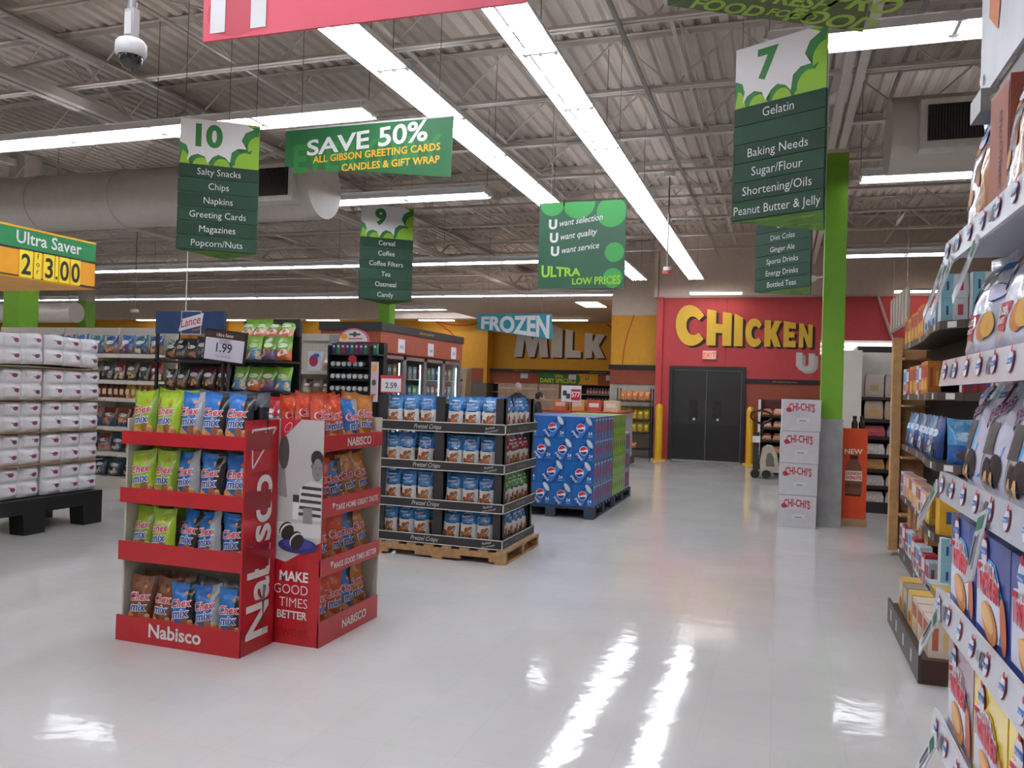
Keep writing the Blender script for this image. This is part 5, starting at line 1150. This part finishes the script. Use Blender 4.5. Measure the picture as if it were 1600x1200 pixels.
# ------------------------------------------------------------------ wooden gondola on the right (unit A)
PINE = M('b98f5e', .6, var=.12, scale=15)
t = thing('wooden_shelving', 'pine framed shelving with black shelves behind the near white rack', 'shelving')
MB().box(1.06, 1.7, 8.72, 8.76, .05, 2.12, PINE).build('end_panel', t)
b = MB(); b.box(1.04, 1.12, 8.6, 8.72, .05, 2.12, PINE); b.build('post', t)
MB().box(1.35, 1.38, 6.3, 8.72, .05, 2.0, M('26211e', .6)).build('back_panel', t)
for z in (.45, 1.0, 1.5, 1.95): MB().box(1.12, 1.35, 8.45, 8.72, z-.05, z-.03, PINE).build('corner_shelf', t)
MB().box(1.3, 2.6, 6.28, 6.32, .05, 2.0, M('241f1c', .6)).build('end_back', t)
def curved_shelf(z, th, name, mat, rail, far_x=1.12, near_x=1.0, y1=8.45, y0=5.8):
    pts = [(far_x, y1), (far_x-.02, 7.6), (far_x-.05, 7.0), (near_x, 6.3), (near_x+.0, 5.95), (near_x+.12, y0), (2.5, y0), (2.5, 6.28), (1.36, 6.28), (1.34, y1)]
    b = MB(); b.hexa([(x, y, z-th) for x, y in pts][::-1], [(x, y, z) for x, y in pts][::-1], mat); o = b.build(name, t)
    b = MB()
    for (xa, ya), (xb, yb_) in zip(pts[:6], pts[1:7]):
        n = Vector((yb_-ya, -(xb-xa), 0)).normalized(); n = n if n.x < .2 and (n.x < 0 or n.y < 0) else -n
        b.hexa([(xa, ya, z-th-.01), (xb, yb_, z-th-.01), (xb+n.x*.006, yb_+n.y*.006, z-th-.01), (xa+n.x*.006, ya+n.y*.006, z-th-.01)], [(xa, ya, z+.01), (xb, yb_, z+.01), (xb+n.x*.006, yb_+n.y*.006, z+.01), (xa+n.x*.006, ya+n.y*.006, z+.01)], rail)
        mid = Vector(((xa+xb)/2, (ya+yb_)/2, z-th/2)) + n*.008; d = Vector((xb-xa, yb_-ya, 0)).normalized()*.035
        b.add([mid-d+Vector((0, 0, -.02)), mid+d+Vector((0, 0, -.02)), mid+d+Vector((0, 0, .02)), mid-d+Vector((0, 0, .02))], [(0, 1, 2, 3)], prt('c9c6c2'))
    b.build('price_rail', o)
SHZ = [.13, .62, 1.09, 1.56, 2.03]
for i, z in enumerate(SHZ): curved_shelf(z, .035 if i else .09, 'shelf', SHB, M('4b3f39', .4))
def pbox(w, d, h, c, c2, c3=None, name='food_box', txt=None):
    """front faces -X"""
    b = MB(); b.box(0, d, -w/2, w/2, 0, h, card(c)); mp = face_mx(0, 0, 0); q = prt(c2)
    b.rect(mp, -w*.42, w*.42, h*.5, h*.88, q, 1); b.disc(mp, w*.05, h*.28, w*.3, h*.16, prt(c3 or c2), 2)
    m2 = face_my(d/2, -w/2, 0); b.rect(m2, -d*.35, -d*.1, h*.2, h*.8, q, 1); b.rect(m2, d*.1, d*.3, h*.25, h*.7, prt(c3 or c2), 1)
    return Proto(b, name)
pO = pbox(.18, .09, .25, 'c27a2c', 'a8442c', 'd9a84c'); pY = pbox(.16, .09, .22, 'c9a02c', 'b0702c', 'd8c07c'); pLB = pbox(.17, .09, .17, '8fb9c4', 'd8d8dc', '3c5a8c')
pW = pbox(.17, .09, .24, 'c4ccd4', '5c8cc4', 'b8643c'); pP = pbox(.15, .08, .22, 'c88a94', 'd8c8c8', 'c89a5c'); pGr = pbox(.2, .04, .27, 'b4b6ba', '9a9a9a', '77797c'); pLt = pbox(.12, .08, .17, '58a0b8', '2c5c8c', 'd0e0e0'); pR = pbox(.16, .09, .24, 'a8343c', 'd8d0d0', 'b89c8c'); pC2 = pbox(.15, .1, .2, 'a8794c', '9a6c40', '8c6038')
pS = pbox(.16, .09, .22, 'b8c0c8', '8c4a5c', '3c5c8c')
def row_y(P, ys, z, xf, lab, cat, grp):
    for k, y in enumerate(ys): P[k % len(P)].put((xf(y), y, z), (0, 0, 0), lab % ORD[k], cat, grp)
xf = lambda y: 1.1-.0 if y > 7.5 else 1.03+.1*max(0, (y-6.6)/1.9)
G = 'groceries on the pine framed shelving'
row_y([pO, pY, pO], [8.3-.19*k for k in range(7)], 2.032, lambda y: xf(y)+.01, 'orange and yellow snack box, %s from far end on the top black shelf', 'box', G)
row_y([pLB], [6.85, 6.66, 6.47], 2.032, lambda y: xf(y)+.01, 'light blue box facing the aisle, %s from far end, top black shelf', 'box', G)
P_lbx = Proto(MB().box(0, .16, 0, .1, 0, .16, card('c9ced2')).rect(face_my(0, 0, 0), 0, .07, 0, .16, prt('7fb4c0'), 1).rect(face_my(0, 0, 0), .03, .045, .05, .11, prt('2c4a7c'), 2).rect(face_my(0, 0, 0), .1, .13, .05, .12, prt('b8344c'), 2), 'food_box')
for i in range(2):
    for j in range(6): P_lbx.put((1.0+.168*j, 5.87 if j else 5.95, 2.032+.163*i), (0, 0, 0), 'light blue and white box, %s from left, %s row, top black shelf' % (ORD[j], ('lower', 'upper')[i]), 'box', G)
row_y([pW, pR, pO, pO, pR], [8.32-.19*k for k in range(9)], 1.562, lambda y: xf(y)+.01, 'bright snack box, %s from far end on the second black shelf down', 'box', G)
P_rw = Proto(MB().box(0, .09, 0, .08, 0, .17, card('c4c0bc')).rect(face_my(0, 0, 0), .0, .09, 0, .07, prt('8c2c34'), 1).rect(face_my(0, 0, 0), .03, .06, .05, .14, prt('3c4a8c'), 2), 'food_box')
for j in range(11): P_rw.put((1.12+.1*j, 5.87, 1.562), (0, 0, 0), 'small white red box, %s from left, near end, second black shelf down' % ORD[j], 'box', G)
bc = sbag('3a86b8', '2c5c9c', '4a3428', 81, .2, .3, tc='a8c8e0'); bc2 = sbag('1c4a8c', '243c74', '3a2820', 82, .2, .3, tc='c0d0e0'); bp_ = sbag('8aa8c8', '6c8cb0', 'c8b8a0', 83, .2, .3, tc='d0d0e0')
for k in range(9): [bc, bp_, bc2][k % 3].put((xf(8.3-.22*k)+.08, 8.3-.22*k, 1.092), (-.05, 0, -PI/2+.1), 'blue cookie bag, %s from far end on the third black shelf down' % ORD[k], 'snack bag', G)
for k in range(5): [bc, bc2][k % 2].put((1.15+.2*k, 5.92, 1.092), (-.05, 0, 0), 'blue cookie bag, %s from left, near end, third black shelf down' % ORD[k], 'snack bag', G)
row_y([pS, pP, pP, pY], [8.32-.165*k for k in range(12)], .622, lambda y: xf(y)+.01, 'pink and yellow snack box, %s from far end on the fourth black shelf down', 'box', G)
Pgb = Proto(MB().box(0, .24, 0, .03, 0, .26, card('b9bbbf')).rect(face_my(.12, 0, 0), -.04, .04, .18, .2, prt('5a5c60'), 1).disc(face_my(.12, 0, .19), 0, 0, .05, .02, prt('8a8c90'), 1), 'food_box')
Pgb.put((1.08, 6.1, .82), (0, 0, 0), 'plain grey white box standing above the yellow boxes on the fourth black shelf down', 'box')
P_yb = Proto(MB().box(0, .13, 0, .14, 0, .24, card('cf9c1c')).rect(face_my(0, 0, 0), .04, .07, .08, .16, prt('2c4a8c'), 1), 'food_box'); P_yf = Proto(MB().box(0, .3, 0, .2, 0, .075, card('cf9c1c')).rect(face_my(.15, 0, 0), -.1, .1, .02, .05, prt('b05a1c'), 1), 'food_box')
for j in range(2): P_yb.put((1.0+.02+.14*j, 5.93, .622), (0, 0, 0), 'upright yellow box, %s at the near end of the fourth black shelf down' % ('left' if j == 0 else 'right'), 'box', G)
for j in range(2):
    for i in range(4 - j): P_yf.put((1.31+.32*j, 5.86, .622+.077*i), (0, 0, 0), 'flat yellow box, %s from bottom, %s pile, near end, fourth black shelf' % (ORD[i], ('left', 'right')[j]), 'box', G)
row_y([pS, pR, pS, pW], [8.32-.185*k for k in range(11)], .132, lambda y: xf(y)+.01, 'snack box, %s from far end on the base shelf of the pine framed shelving', 'box', G)
for j in range(4): pC2.put((1.13, 8.0-.3*j, .375), (0, 0, 0), 'plain brown box, %s from far end, above the base shelf, pine shelving' % ORD[j], 'box', G)
for i in range(3):
    for j in range(3): P_lbx.put((1.02+.17*j, 5.85, .132+.163*i), (0, 0, 0), 'light blue box, %s from bottom, %s from left, near end, base shelf' % (ORD[i], ORD[j]), 'box', G)

# low bin (unit B)
t = thing('floor_bin', 'low dark metal floor bin of snack cartons by the right shelving', 'bin')
DM = M('3b3431', .4, var=.05)
b = MB(); b.hexa([(.76, 6.03, 0), (.75, 4.77, 0), (1.6, 4.77, 0), (1.6, 5.6, 0), (1.2, 6.03, 0)][::-1], [(.76, 6.03, .13), (.75, 4.77, .13), (1.6, 4.77, .13), (1.6, 5.6, .13), (1.2, 6.03, .13)][::-1], M('3d211b', .4)); b.build('body', t)
b = MB(); b.box(.735, .75, 4.76, 6.03, .005, .16, DM)
for y in (5.0, 5.3, 5.6, 5.85): b.rect(face_mx(.735, 0, 0), -y-.03, -y+.03, .05, .12, prt('c4c2c0'), 1)
b.build('front_rail', t)
g2 = 'cartons in the floor bin'
cols = [('caa44a', 'b8b0a8', 'a85a3c'), ('8c8478', 'b8a890', '6a5c50'), ('c8b8a8', 'a85a3c', 'd0b070'), ('b8babf', '5a5c60', '8a8c90')]
pb = [pbox(.17, .12, .2, *c) for c in cols]
for j in range(6): pb[(0, 1, 0, 2, 2, 2)[j]].put((.79, 5.85-.19*j, .132), (0, 0, 0), 'snack carton, %s from far end in the floor bin front row' % ORD[j], 'box', g2)
for j in range(6): pb[(3, 0, 3, 1, 3, 3)[j]].put((.95, 5.85-.19*j, .132), (0, 0, 0), 'snack carton, %s from far end in the floor bin middle row' % ORD[j], 'box', g2)
for j in range(5): pb[(2, 3, 3, 0, 3)[j]].put((1.1, 5.75-.19*j, .132), (0, 0, 0), 'snack carton, %s from far end in the floor bin rear row' % ORD[j], 'box', g2)

# ------------------------------------------------------------------ near white rack (right edge)
ang = radians(2.2)
RM = lambda x, y: (x, y)
HX, HY0, HY1 = .37, .55, 2.1
t = thing('cake_rack', 'near white metal snack cake rack at the right edge', 'rack')
HW = M('c2c4cc', .4, var=.03)
MB().box(HX+.42, HX+.44, HY0, HY1, 0, 2.2, M('8f9198', .5)).build('back_panel', t)
MB().box(HX+.02, HX+.42, HY1-.012+.05, HY1+.05, .0, .6, M('55504c', .5)).build('lower_end_panel', t)
def hostess_logo(b, mp, x, z, k=1):
    b.disc(mp, x, z, .021*k, .024*k, prt('b83a4c'), 2, n=16); b.disc(mp, x, z, .019*k, .022*k, prt('d6d8de'), 3, n=16)
    b.poly(mp, [(x-.019*k, z-.006*k), (x+.019*k, z-.003*k), (x+.019*k, z+.009*k), (x-.019*k, z+.005*k)], prt('4a74b4'), 4); b.text(mp, 'Hostess', prt('d8dce8'), x, z-.002*k, .009*k, bold=.01, layer=5); b.disc(mp, x+.004*k, z+.026*k, .007*k, .008*k, prt('b82c3c'), 4, n=8)
HZ = [.49, .766, 1.046, 1.316, 1.574, 1.848]
for i, z in enumerate(HZ):
    MB().box(HX+.005, HX+.42, HY0, HY1, z-.01, z, HW).build('shelf', t)
    b = MB(); b.hexa([(HX-.018, HY0, z-.036), (HX-.01, HY0, z-.036), (HX-.01, HY1, z-.036), (HX-.018, HY1, z-.036)], [(HX-.01, HY0, z+.024), (HX-.002, HY0, z+.024), (HX-.002, HY1, z+.024), (HX-.01, HY1, z+.024)], M('cdd0d8', .25, var=.02, coat=.3)); mp = plane((HX-.0132, 0, z), (0, -1, 0), (.132, 0, .991))
    y = HY1-.06; k = 0
    while y > 1.2:
        hostess_logo(b, mp, -y, -.004, .8); k += 1
        if k % 3 == 1:
            b.rect(mp, -y+.035, -y+.06, -.015, .005, prt('8c8a90'), 2); b.rect(mp, -y+.065, -y+.09, -.02, .01, prt('5a5a60'), 2)
        y -= .11
    b.build('price_strip', t)
b = MB(); b.box(HX+.065, HX+.09, HY0, HY1-.02, 2.15, 2.2, M('3b2e2a', .4)); b.build('top_rail', t)
b = MB(); b.box(HX+.03, HX+.12, HY1-.12, HY1-.02, 2.14, 2.19, M('8a8884', .4, .5)); b.cyl((HX+.06, HY1-.125, 2.165), (HX+.06, HY1-.115, 2.165), .012, M('c9c7c2', .3, .8), 10); b.build('bracket', t)
b = MB(); b.hexa([(HX+.053, HY1, 2.2), (HX+.06, HY1, 2.2), (HX+.06, HY0, 2.2), (HX+.053, HY0, 2.2)][::-1], [(HX+.053, HY1, 2.75), (HX+.06, HY1, 2.75), (HX+.06, HY0, 2.75), (HX+.053, HY0, 2.75)][::-1], M('d3d6dc', .35)); sg = b.build('header_sign', t)
b = MB(); mp = face_mx(HX+.053, 0, 0); b.poly(mp, [(-2.02, 2.36), (-1.94, 2.3), (-1.9, 2.45), (-1.93, 2.7), (-2.0, 2.7)], prt('c8794c'), 2); b.poly(mp, [(-2.09, 2.5), (-2.04, 2.42), (-2.0, 2.74), (-2.09, 2.74)], prt('6fb0c8'), 2); b.poly(mp, [(-2.03, 2.6), (-1.88, 2.6), (-1.8, 2.74), (-2.05, 2.74)], prt('dc9a3c'), 3)
for z in (2.24, 2.6): b.disc(mp, -2.07, z, .014, .014, prt('eceef0'), 4, n=10)
b.build('picture_print', sg)
# hanging price flags on the strips
Pf = Proto(MB().box(-.003, 0, -.022, .022, -.13, 0, M('cfd2d8', .2, coat=.4)).rect(face_mx(-.003, 0, 0), -.018, .018, -.035, -.01, prt('2c6a4c'), 1).rect(face_mx(-.003, 0, 0), -.014, -.004, -.1, -.045, prt('44444a'), 1).rect(face_mx(-.003, 0, 0), .004, .01, -.11, -.045, prt('77777c'), 1), 'price_flag')
for z, y, a in ((1.85, 2.06, .5), (1.85, 1.96, .45), (1.345, 2.07, .62), (1.07, 2.0, .6), (.79, 2.0, .5), (1.85, 1.72, .5), (1.345, 1.62, -.35)):
    Pf.put((HX-.02, y, z-.036), (a if 0 else -a if 0 else a, .25, 0), parent=t)

# near bags and boxes: fronts face -X
def dn_deco(b, mp, w, h):
    b.poly(mp, [(.2*w, .1*h), (.42*w, .1*h), (.46*w, .5*h), (.3*w, .4*h)], prt('3f8cc8'), 1); b.poly(mp, [(.12*w, .3*h), (.46*w, .5*h), (.45*w, .85*h), (.3*w, .88*h), (.16*w, .6*h)], prt('4f9cd4'), 1); b.poly(mp, [(-.45*w, .72*h), (-.3*w, .78*h), (0, .93*h), (-.3*w, .93*h)], prt('5a9cc8'), 1)
    b.poly(mp, [(-.4*w, .04*h), (-.1*w, .04*h), (-.32*w, .36*h), (-.4*w, .4*h)], prt('b04a6c'), 2)
    b.rect(mp, -.3*w, .12*w, .33*h, .6*h, prt('4a423e'), 2, nx=5, ny=3)
    for cx, cy, q in ((.22, .2, .13), (.0, .2, .1)): b.disc(mp, cx*w, cy*h, q*w, q*1.5*w, prt('2c1c18'), 3, n=14); 
    b.disc(mp, .02*w, .13*h, .05*w, .09*w, prt('c89c6c'), 4, n=10); b.disc(mp, .2*w, .12*h, .04*w, .1*w, prt('c89c6c'), 4, n=10)
    b.text(mp, 'Donettes', prt('d8d0d8'), -.05*w, .65*h, .26*w, bold=.08, layer=4, ital=.3, rot=.35, maxw=.8*w); b.text(mp, 'Donettes', prt('7c3468'), -.05*w, .65*h, .26*w, bold=.02, layer=5, ital=.3, rot=.35, maxw=.8*w)
    hostess_logo(b, mp, -.15*w, .83*h, 1.1)
DN = [Proto(bag(.175, .24, .09, lambda u, v: foil('c4c2d0') if v < .8 else foil('b8c0cc'), dn_deco, k, ears=.006), 'donut_bag') for k in (1, 2)]
for j in range(6):
    DN[j % 2].put((HX+.065, HY1-.1-.178*j, HZ[3]+.002), (-.08, 0, -PI/2+r.uniform(-.12, .12)), 'white blue mini donut bag, front row, %s from far end, near rack' % ORD[j], 'snack bag', 'mini donut bags on the near rack')
    DN[(j+1) % 2].put((HX+.18, HY1-.1-.178*j, HZ[3]+.002), (-.04, 0, -PI/2+r.uniform(-.1, .1)), 'white blue mini donut bag, rear row, %s from far end, near rack' % ORD[j], 'snack bag', 'mini donut bags on the near rack')
def gl_deco(b, mp, w, h):
    b.poly(mp, [(-.42*w, .12*h), (-.38*w, .12*h), (-.25*w, .9*h), (-.4*w, .9*h)], prt('7ab0d0'), 1)
    b.poly(mp, [(-.2*w, .25*h), (-.02*w, .22*h), (.04*w, .46*h), (-.2*w, .46*h)], prt('b82c34'), 2); b.text(mp, 'GLAZED', WO, -.09*w, .36*h, .075*w, bold=.03, layer=4, maxw=.2*w); b.text(mp, 'DONUTS', WO, -.09*w, .29*h, .06*w, bold=.03, layer=4, maxw=.18*w)
    b.poly(mp, [(-.28*w, .5*h), (-.2*w, .46*h), (-.2*w, .38*h)], prt('2c3c7c'), 3)
    b.disc(mp, .2*w, .33*h, .1*w, .12*h, prt('b8783c'), 3); b.disc(mp, .28*w, .35*h, .09*w, .11*h, prt('d0a050'), 4); b.disc(mp, .27*w, .62*h, .14*w, .07*h, prt('c8c4d8'), 3); b.disc(mp, .27*w, .62*h, .15*w, .08*h, prt('3c3c8c'), 2)
    b.rect(mp, -.1*w, .4*w, .82*h, .88*h, prt('2c6cb0'), 2, nx=4); hostess_logo(b, mp, -.25*w, .68*h, 1.2)
GLB = Proto(bag(.26, .25, .13, lambda u, v: foil('bcbecb'), gl_deco, 4, ears=.004), 'donut_bag')
for j in range(4): GLB.put((HX+.085, HY1-.13-.262*j, HZ[4]+.002), (-.05, 0, -PI/2+.06), 'white glazed donut bag, %s from far end, fifth shelf up, near rack' % ORD[j], 'snack bag', 'glazed donut bags on the near rack')
ck = Proto(bag(.2, .3, .11, lambda u, v: foil('4a86b8') if v > .72 else (foil('b8b4c0') if u < .2 else foil('a87850')), lambda b, mp, w, h: (blobs(b, mp, w, h, ['6a4a34', 'b88850', '8c5c3c'], 9, .3, .72, .06, .13, 8), hostess_logo(b, mp, -.1*w, .8*h, 1.2)), 9), 'cookie_bag')
ck.put((HX+.075, HY1-.11, HZ[5]+.002), (0, 0, -PI/2+.1), 'blue topped cookie bag at the far end of the top shelf of the near rack', 'snack bag')
for j in range(3): ck.put((HX+.075, HY1-.42-.2*j, HZ[5]+.002), (0, 0, -PI/2), 'blue topped cookie bag, %s after the brown chocolate box, near rack' % ORD[j], 'snack bag', 'cookie bags on the near rack top shelf', scale=(1, 1, 1))
b = MB(); b.box(0, .09, -.075, .075, 0, .28, card('83402c')); b.rect(face_mx(0, 0, 0), -.07, .07, .0, .27, prt('8c4a2c'), 1); b.text(face_mx(0, 0, 0), 'chocolate', prt('2c1814'), .01, .15, .04, layer=2, rot=-PI/2); b.build('chocolate_box', loc=(HX+.03, HY1-.29, HZ[5]+.002), label='tall brown box lettered chocolate on the top shelf of the near rack', cat='box')
def twinkie(c, c2):
    w, d, h = .245, .19, .2
    b = MB(); b.box(0, d, -w/2, w/2, 0, h, M(c, .3, var=.05, coat=.3)); mp = face_mx(0, 0, 0)
    b.poly(mp, [(-.42*w, .02), (.32*w, .02), (.36*w, .3*h), (.3*w, .55*h), (.1*w, .78*h), (-.2*w, .8*h), (-.4*w, .7*h)], prt(c2), 1)
    b.poly(mp, [(-.42*w, .02), (.28*w, .02), (.32*w, .3*h), (.26*w, .53*h), (.08*w, .75*h), (-.2*w, .77*h), (-.42*w, .68*h)], prt('d3d6e2'), 2)
    b.text(mp, 'Twinkies', prt('e8e4e8'), -.05*w, .46*h, .068, bold=.08, layer=3, maxw=.66*w, warp=lambda x, y: (x, y*(1.25-3*abs(x)))); b.text(mp, 'Twinkies', prt('c8283c'), -.05*w, .46*h, .068, bold=.03, layer=5, maxw=.66*w, warp=lambda x, y: (x, y*(1.25-3*abs(x))))
    b.disc(mp, .02*w, .22*h, .24*w, .16*h, prt('c98a52'), 4, rot=-.3, n=20); b.disc(mp, -.02*w, .26*h, .2*w, .1*h, prt('dcae78'), 5, rot=-.3, n=16)
    hostess_logo(b, mp, -.2*w, .84*h, 1.2); b.disc(mp, .4*w, .3*h, .02, .05, prt('c06a4c'), 3, rot=.3)
    mt_ = plane((0, w/2, h), (0, -1, 0), (1, 0, 0)); b.poly(mt_, [(.15*w, .02), (.95*w, .02), (.85*w, d*.9), (.1*w, d*.8)], prt('a9a6b8'), 1); b.text(mt_, 'Twinkies', prt('b04050'), .5*w, d*.55, .05, bold=.03, layer=2, maxw=.7*w); b.disc(mt_, .6*w, d*.25, .3*w, d*.12, prt('b8794c'), 2)
    me = face_my(d/2, -w/2, 0); b.disc(me, 0, h*.5, d*.3, h*.25, prt(c2), 1)
    return Proto(b, 'cake_box')
TB, TY, TP_ = twinkie('2c4a9c', '5c9cd0'), twinkie('d8b81c', 'c8a01c'), twinkie('a08a94', 'c8a0a8')
for j in range(5):
    TB.put((HX+.015, HY1-.135-.252*j, HZ[2]+.002), (0, 0, 0), 'blue snack cake box, front row, %s from far end, third shelf up' % ORD[j], 'box', 'blue snack cake boxes on the near rack')
    TB.put((HX+.215, HY1-.135-.252*j, HZ[2]+.002), (0, 0, 0), 'blue snack cake box, rear row, %s from far end, third shelf up' % ORD[j], 'box', 'blue snack cake boxes on the near rack')
    P = TP_ if j == 0 else TY
    P.put((HX+.015, HY1-.14-.255*j, HZ[1]+.002), (0, 0, 0), '%s snack cake box, front row, %s from far end, second shelf up' % ('pale pink' if j == 0 else 'yellow', ORD[j]), 'box', 'yellow snack cake boxes on the near rack')
    P.put((HX+.215, HY1-.14-.255*j, HZ[1]+.002), (0, 0, 0), '%s snack cake box, rear row, %s from far end, second shelf up' % ('pale pink' if j == 0 else 'yellow', ORD[j]), 'box', 'yellow snack cake boxes on the near rack')
    TB.put((HX+.015, HY1-.14-.255*j, HZ[0]+.002), (0, 0, 0), 'blue snack cake box, %s from far end, lowest shelf, near rack' % ORD[j], 'box', 'lowest snack cake boxes on the near rack')

# ------------------------------------------------------------------ people in the distance
def person(label, loc, rz, hgt, hair, coat, lean=0.):
    t = thing('person', label, 'person', loc, rz)
    k = hgt/1.65
    V = [(0, 0, .92), (0, -.02-lean*.3, 1.1), (0, -.02-lean*.8, 1.3), (0, -.01-lean, 1.42), (0, -.02-lean*1.1, 1.5), (.17, -.01-lean, 1.36), (-.17, -.01-lean, 1.36), (.22, -.1-lean, 1.12), (-.22, -.1-lean, 1.12), (.2, -.28-lean, 1.05), (-.2, -.28-lean, 1.05), (.09, 0, .86), (-.09, 0, .86), (.1, -.01, .48), (-.1, -.01, .48), (.1, .02, .08), (-.1, .02, .08), (.1, -.12, .035), (-.1, -.12, .035)]
    R = [.15, .14, .155, .09, .05, .075, .075, .055, .055, .042, .042, .1, .1, .065, .065, .045, .045, .035, .035]
    E = [(0, 1), (1, 2), (2, 3), (3, 4), (3, 5), (3, 6), (5, 7), (6, 8), (7, 9), (8, 10), (0, 11), (0, 12), (11, 13), (12, 14), (13, 15), (14, 16), (15, 17), (16, 18)]
    me = bpy.data.meshes.new('body'); me.from_pydata([(x*k, y*k, z*k) for x, y, z in V], E, [])
    o = bpy.data.objects.new('body', me); COL.objects.link(o)
    sk_ = o.modifiers.new('s', 'SKIN'); 
    if not me.skin_vertices: pass
    for i, q in enumerate(R): me.skin_vertices[0].data[i].radius = (q*k, q*k*.8)
    me.skin_vertices[0].data[0].use_root = True
    sb = o.modifiers.new('u', 'SUBSURF'); sb.levels = 2; sb.render_levels = 2
    bpy.context.view_layer.update()
    m2 = bpy.data.meshes.new_from_object(o.evaluated_get(bpy.context.evaluated_depsgraph_get()))
    bpy.data.objects.remove(o)
    m2.materials.clear(); m2.materials.append(coat); m2.materials.append(M('24262c', .8))
    for p in m2.polygons: p.use_smooth = True; p.material_index = 0 if p.center.z > .85*k else 1
    o2 = bpy.data.objects.new('body', m2); COL.objects.link(o2); o2.parent = t
    hz = 1.585*k; hy = (-.03-lean*1.25)*k
    b = MB(); S = M('b98c74', .6)
    def ell(cx, cy, cz, rx, ry, rz_, m, z0=-1, z1=1, n=14):
        prof = [(math.sqrt(max(0, 1-v*v)), v) for v in [z0+(z1-z0)*i/9 for i in range(10)]]
        vs = [(cx+rx*q*cos(2*PI*i/n), cy+ry*q*sin(2*PI*i/n), cz+rz_*v) for q, v in prof for i in range(n)]
        b.add(vs, [(j*n+i, j*n+(i+1) % n, (j+1)*n+(i+1) % n, (j+1)*n+i) for j in range(9) for i in range(n)], m, True)
    ell(0, hy, hz, .075*k, .095*k, .115*k, S); ell(0, hy-.095*k, hz-.01, .013, .02, .02, S); ell(.077*k, hy, hz-.005, .012, .02, .03, S); ell(-.077*k, hy, hz-.005, .012, .02, .03, S)
    for s in (-1, 1): ell(s*.03*k, hy-.088*k, hz+.012, .01, .008, .006, prt('2a2220'))
    ell(0, hy-.088*k, hz-.05*k, .022, .008, .006, prt('8a4a44'))
    b.build('head', t)
    b = MB(); ell(0, hy+.018*k, hz+.03*k, .088*k, .1*k, .105*k, hair, -.55, 1); b.build('hair', t)
    for s in (-1, 1):
        b = MB(); hx_, hy_, hz_ = s*.2*k, (-.3-lean)*k, 1.04*k
        ell(hx_, hy_-.03, hz_, .028, .045, .016, S)
        for q in range(4): b.cyl((hx_-.021+.014*q, hy_-.06, hz_), (hx_-.021+.014*q, hy_-.095, hz_-.012), .0075, S, 6); b.cyl((hx_-.021+.014*q, hy_-.095, hz_-.012), (hx_-.021+.014*q, hy_-.09, hz_-.035), .007, S, 6)
        b.cyl((hx_-s*.025, hy_-.02, hz_), (hx_-s*.045, hy_-.055, hz_-.015), .009, S, 6); b.build('hand', t)
    return t
person('person in a black coat with grey hair among the dairy aisle cartons', (-5.4, 16.6, 0), .4, 1.6, M('9a9896', .8, bump=.4, bs=40), M('1c1b1d', .8))
person('person in a black hooded jacket leaning forward left of the cola cartons', (-4.55, 14.9, 0), 1.9, 1.42, M('1a191b', .8), M('1a191b', .85), .12)
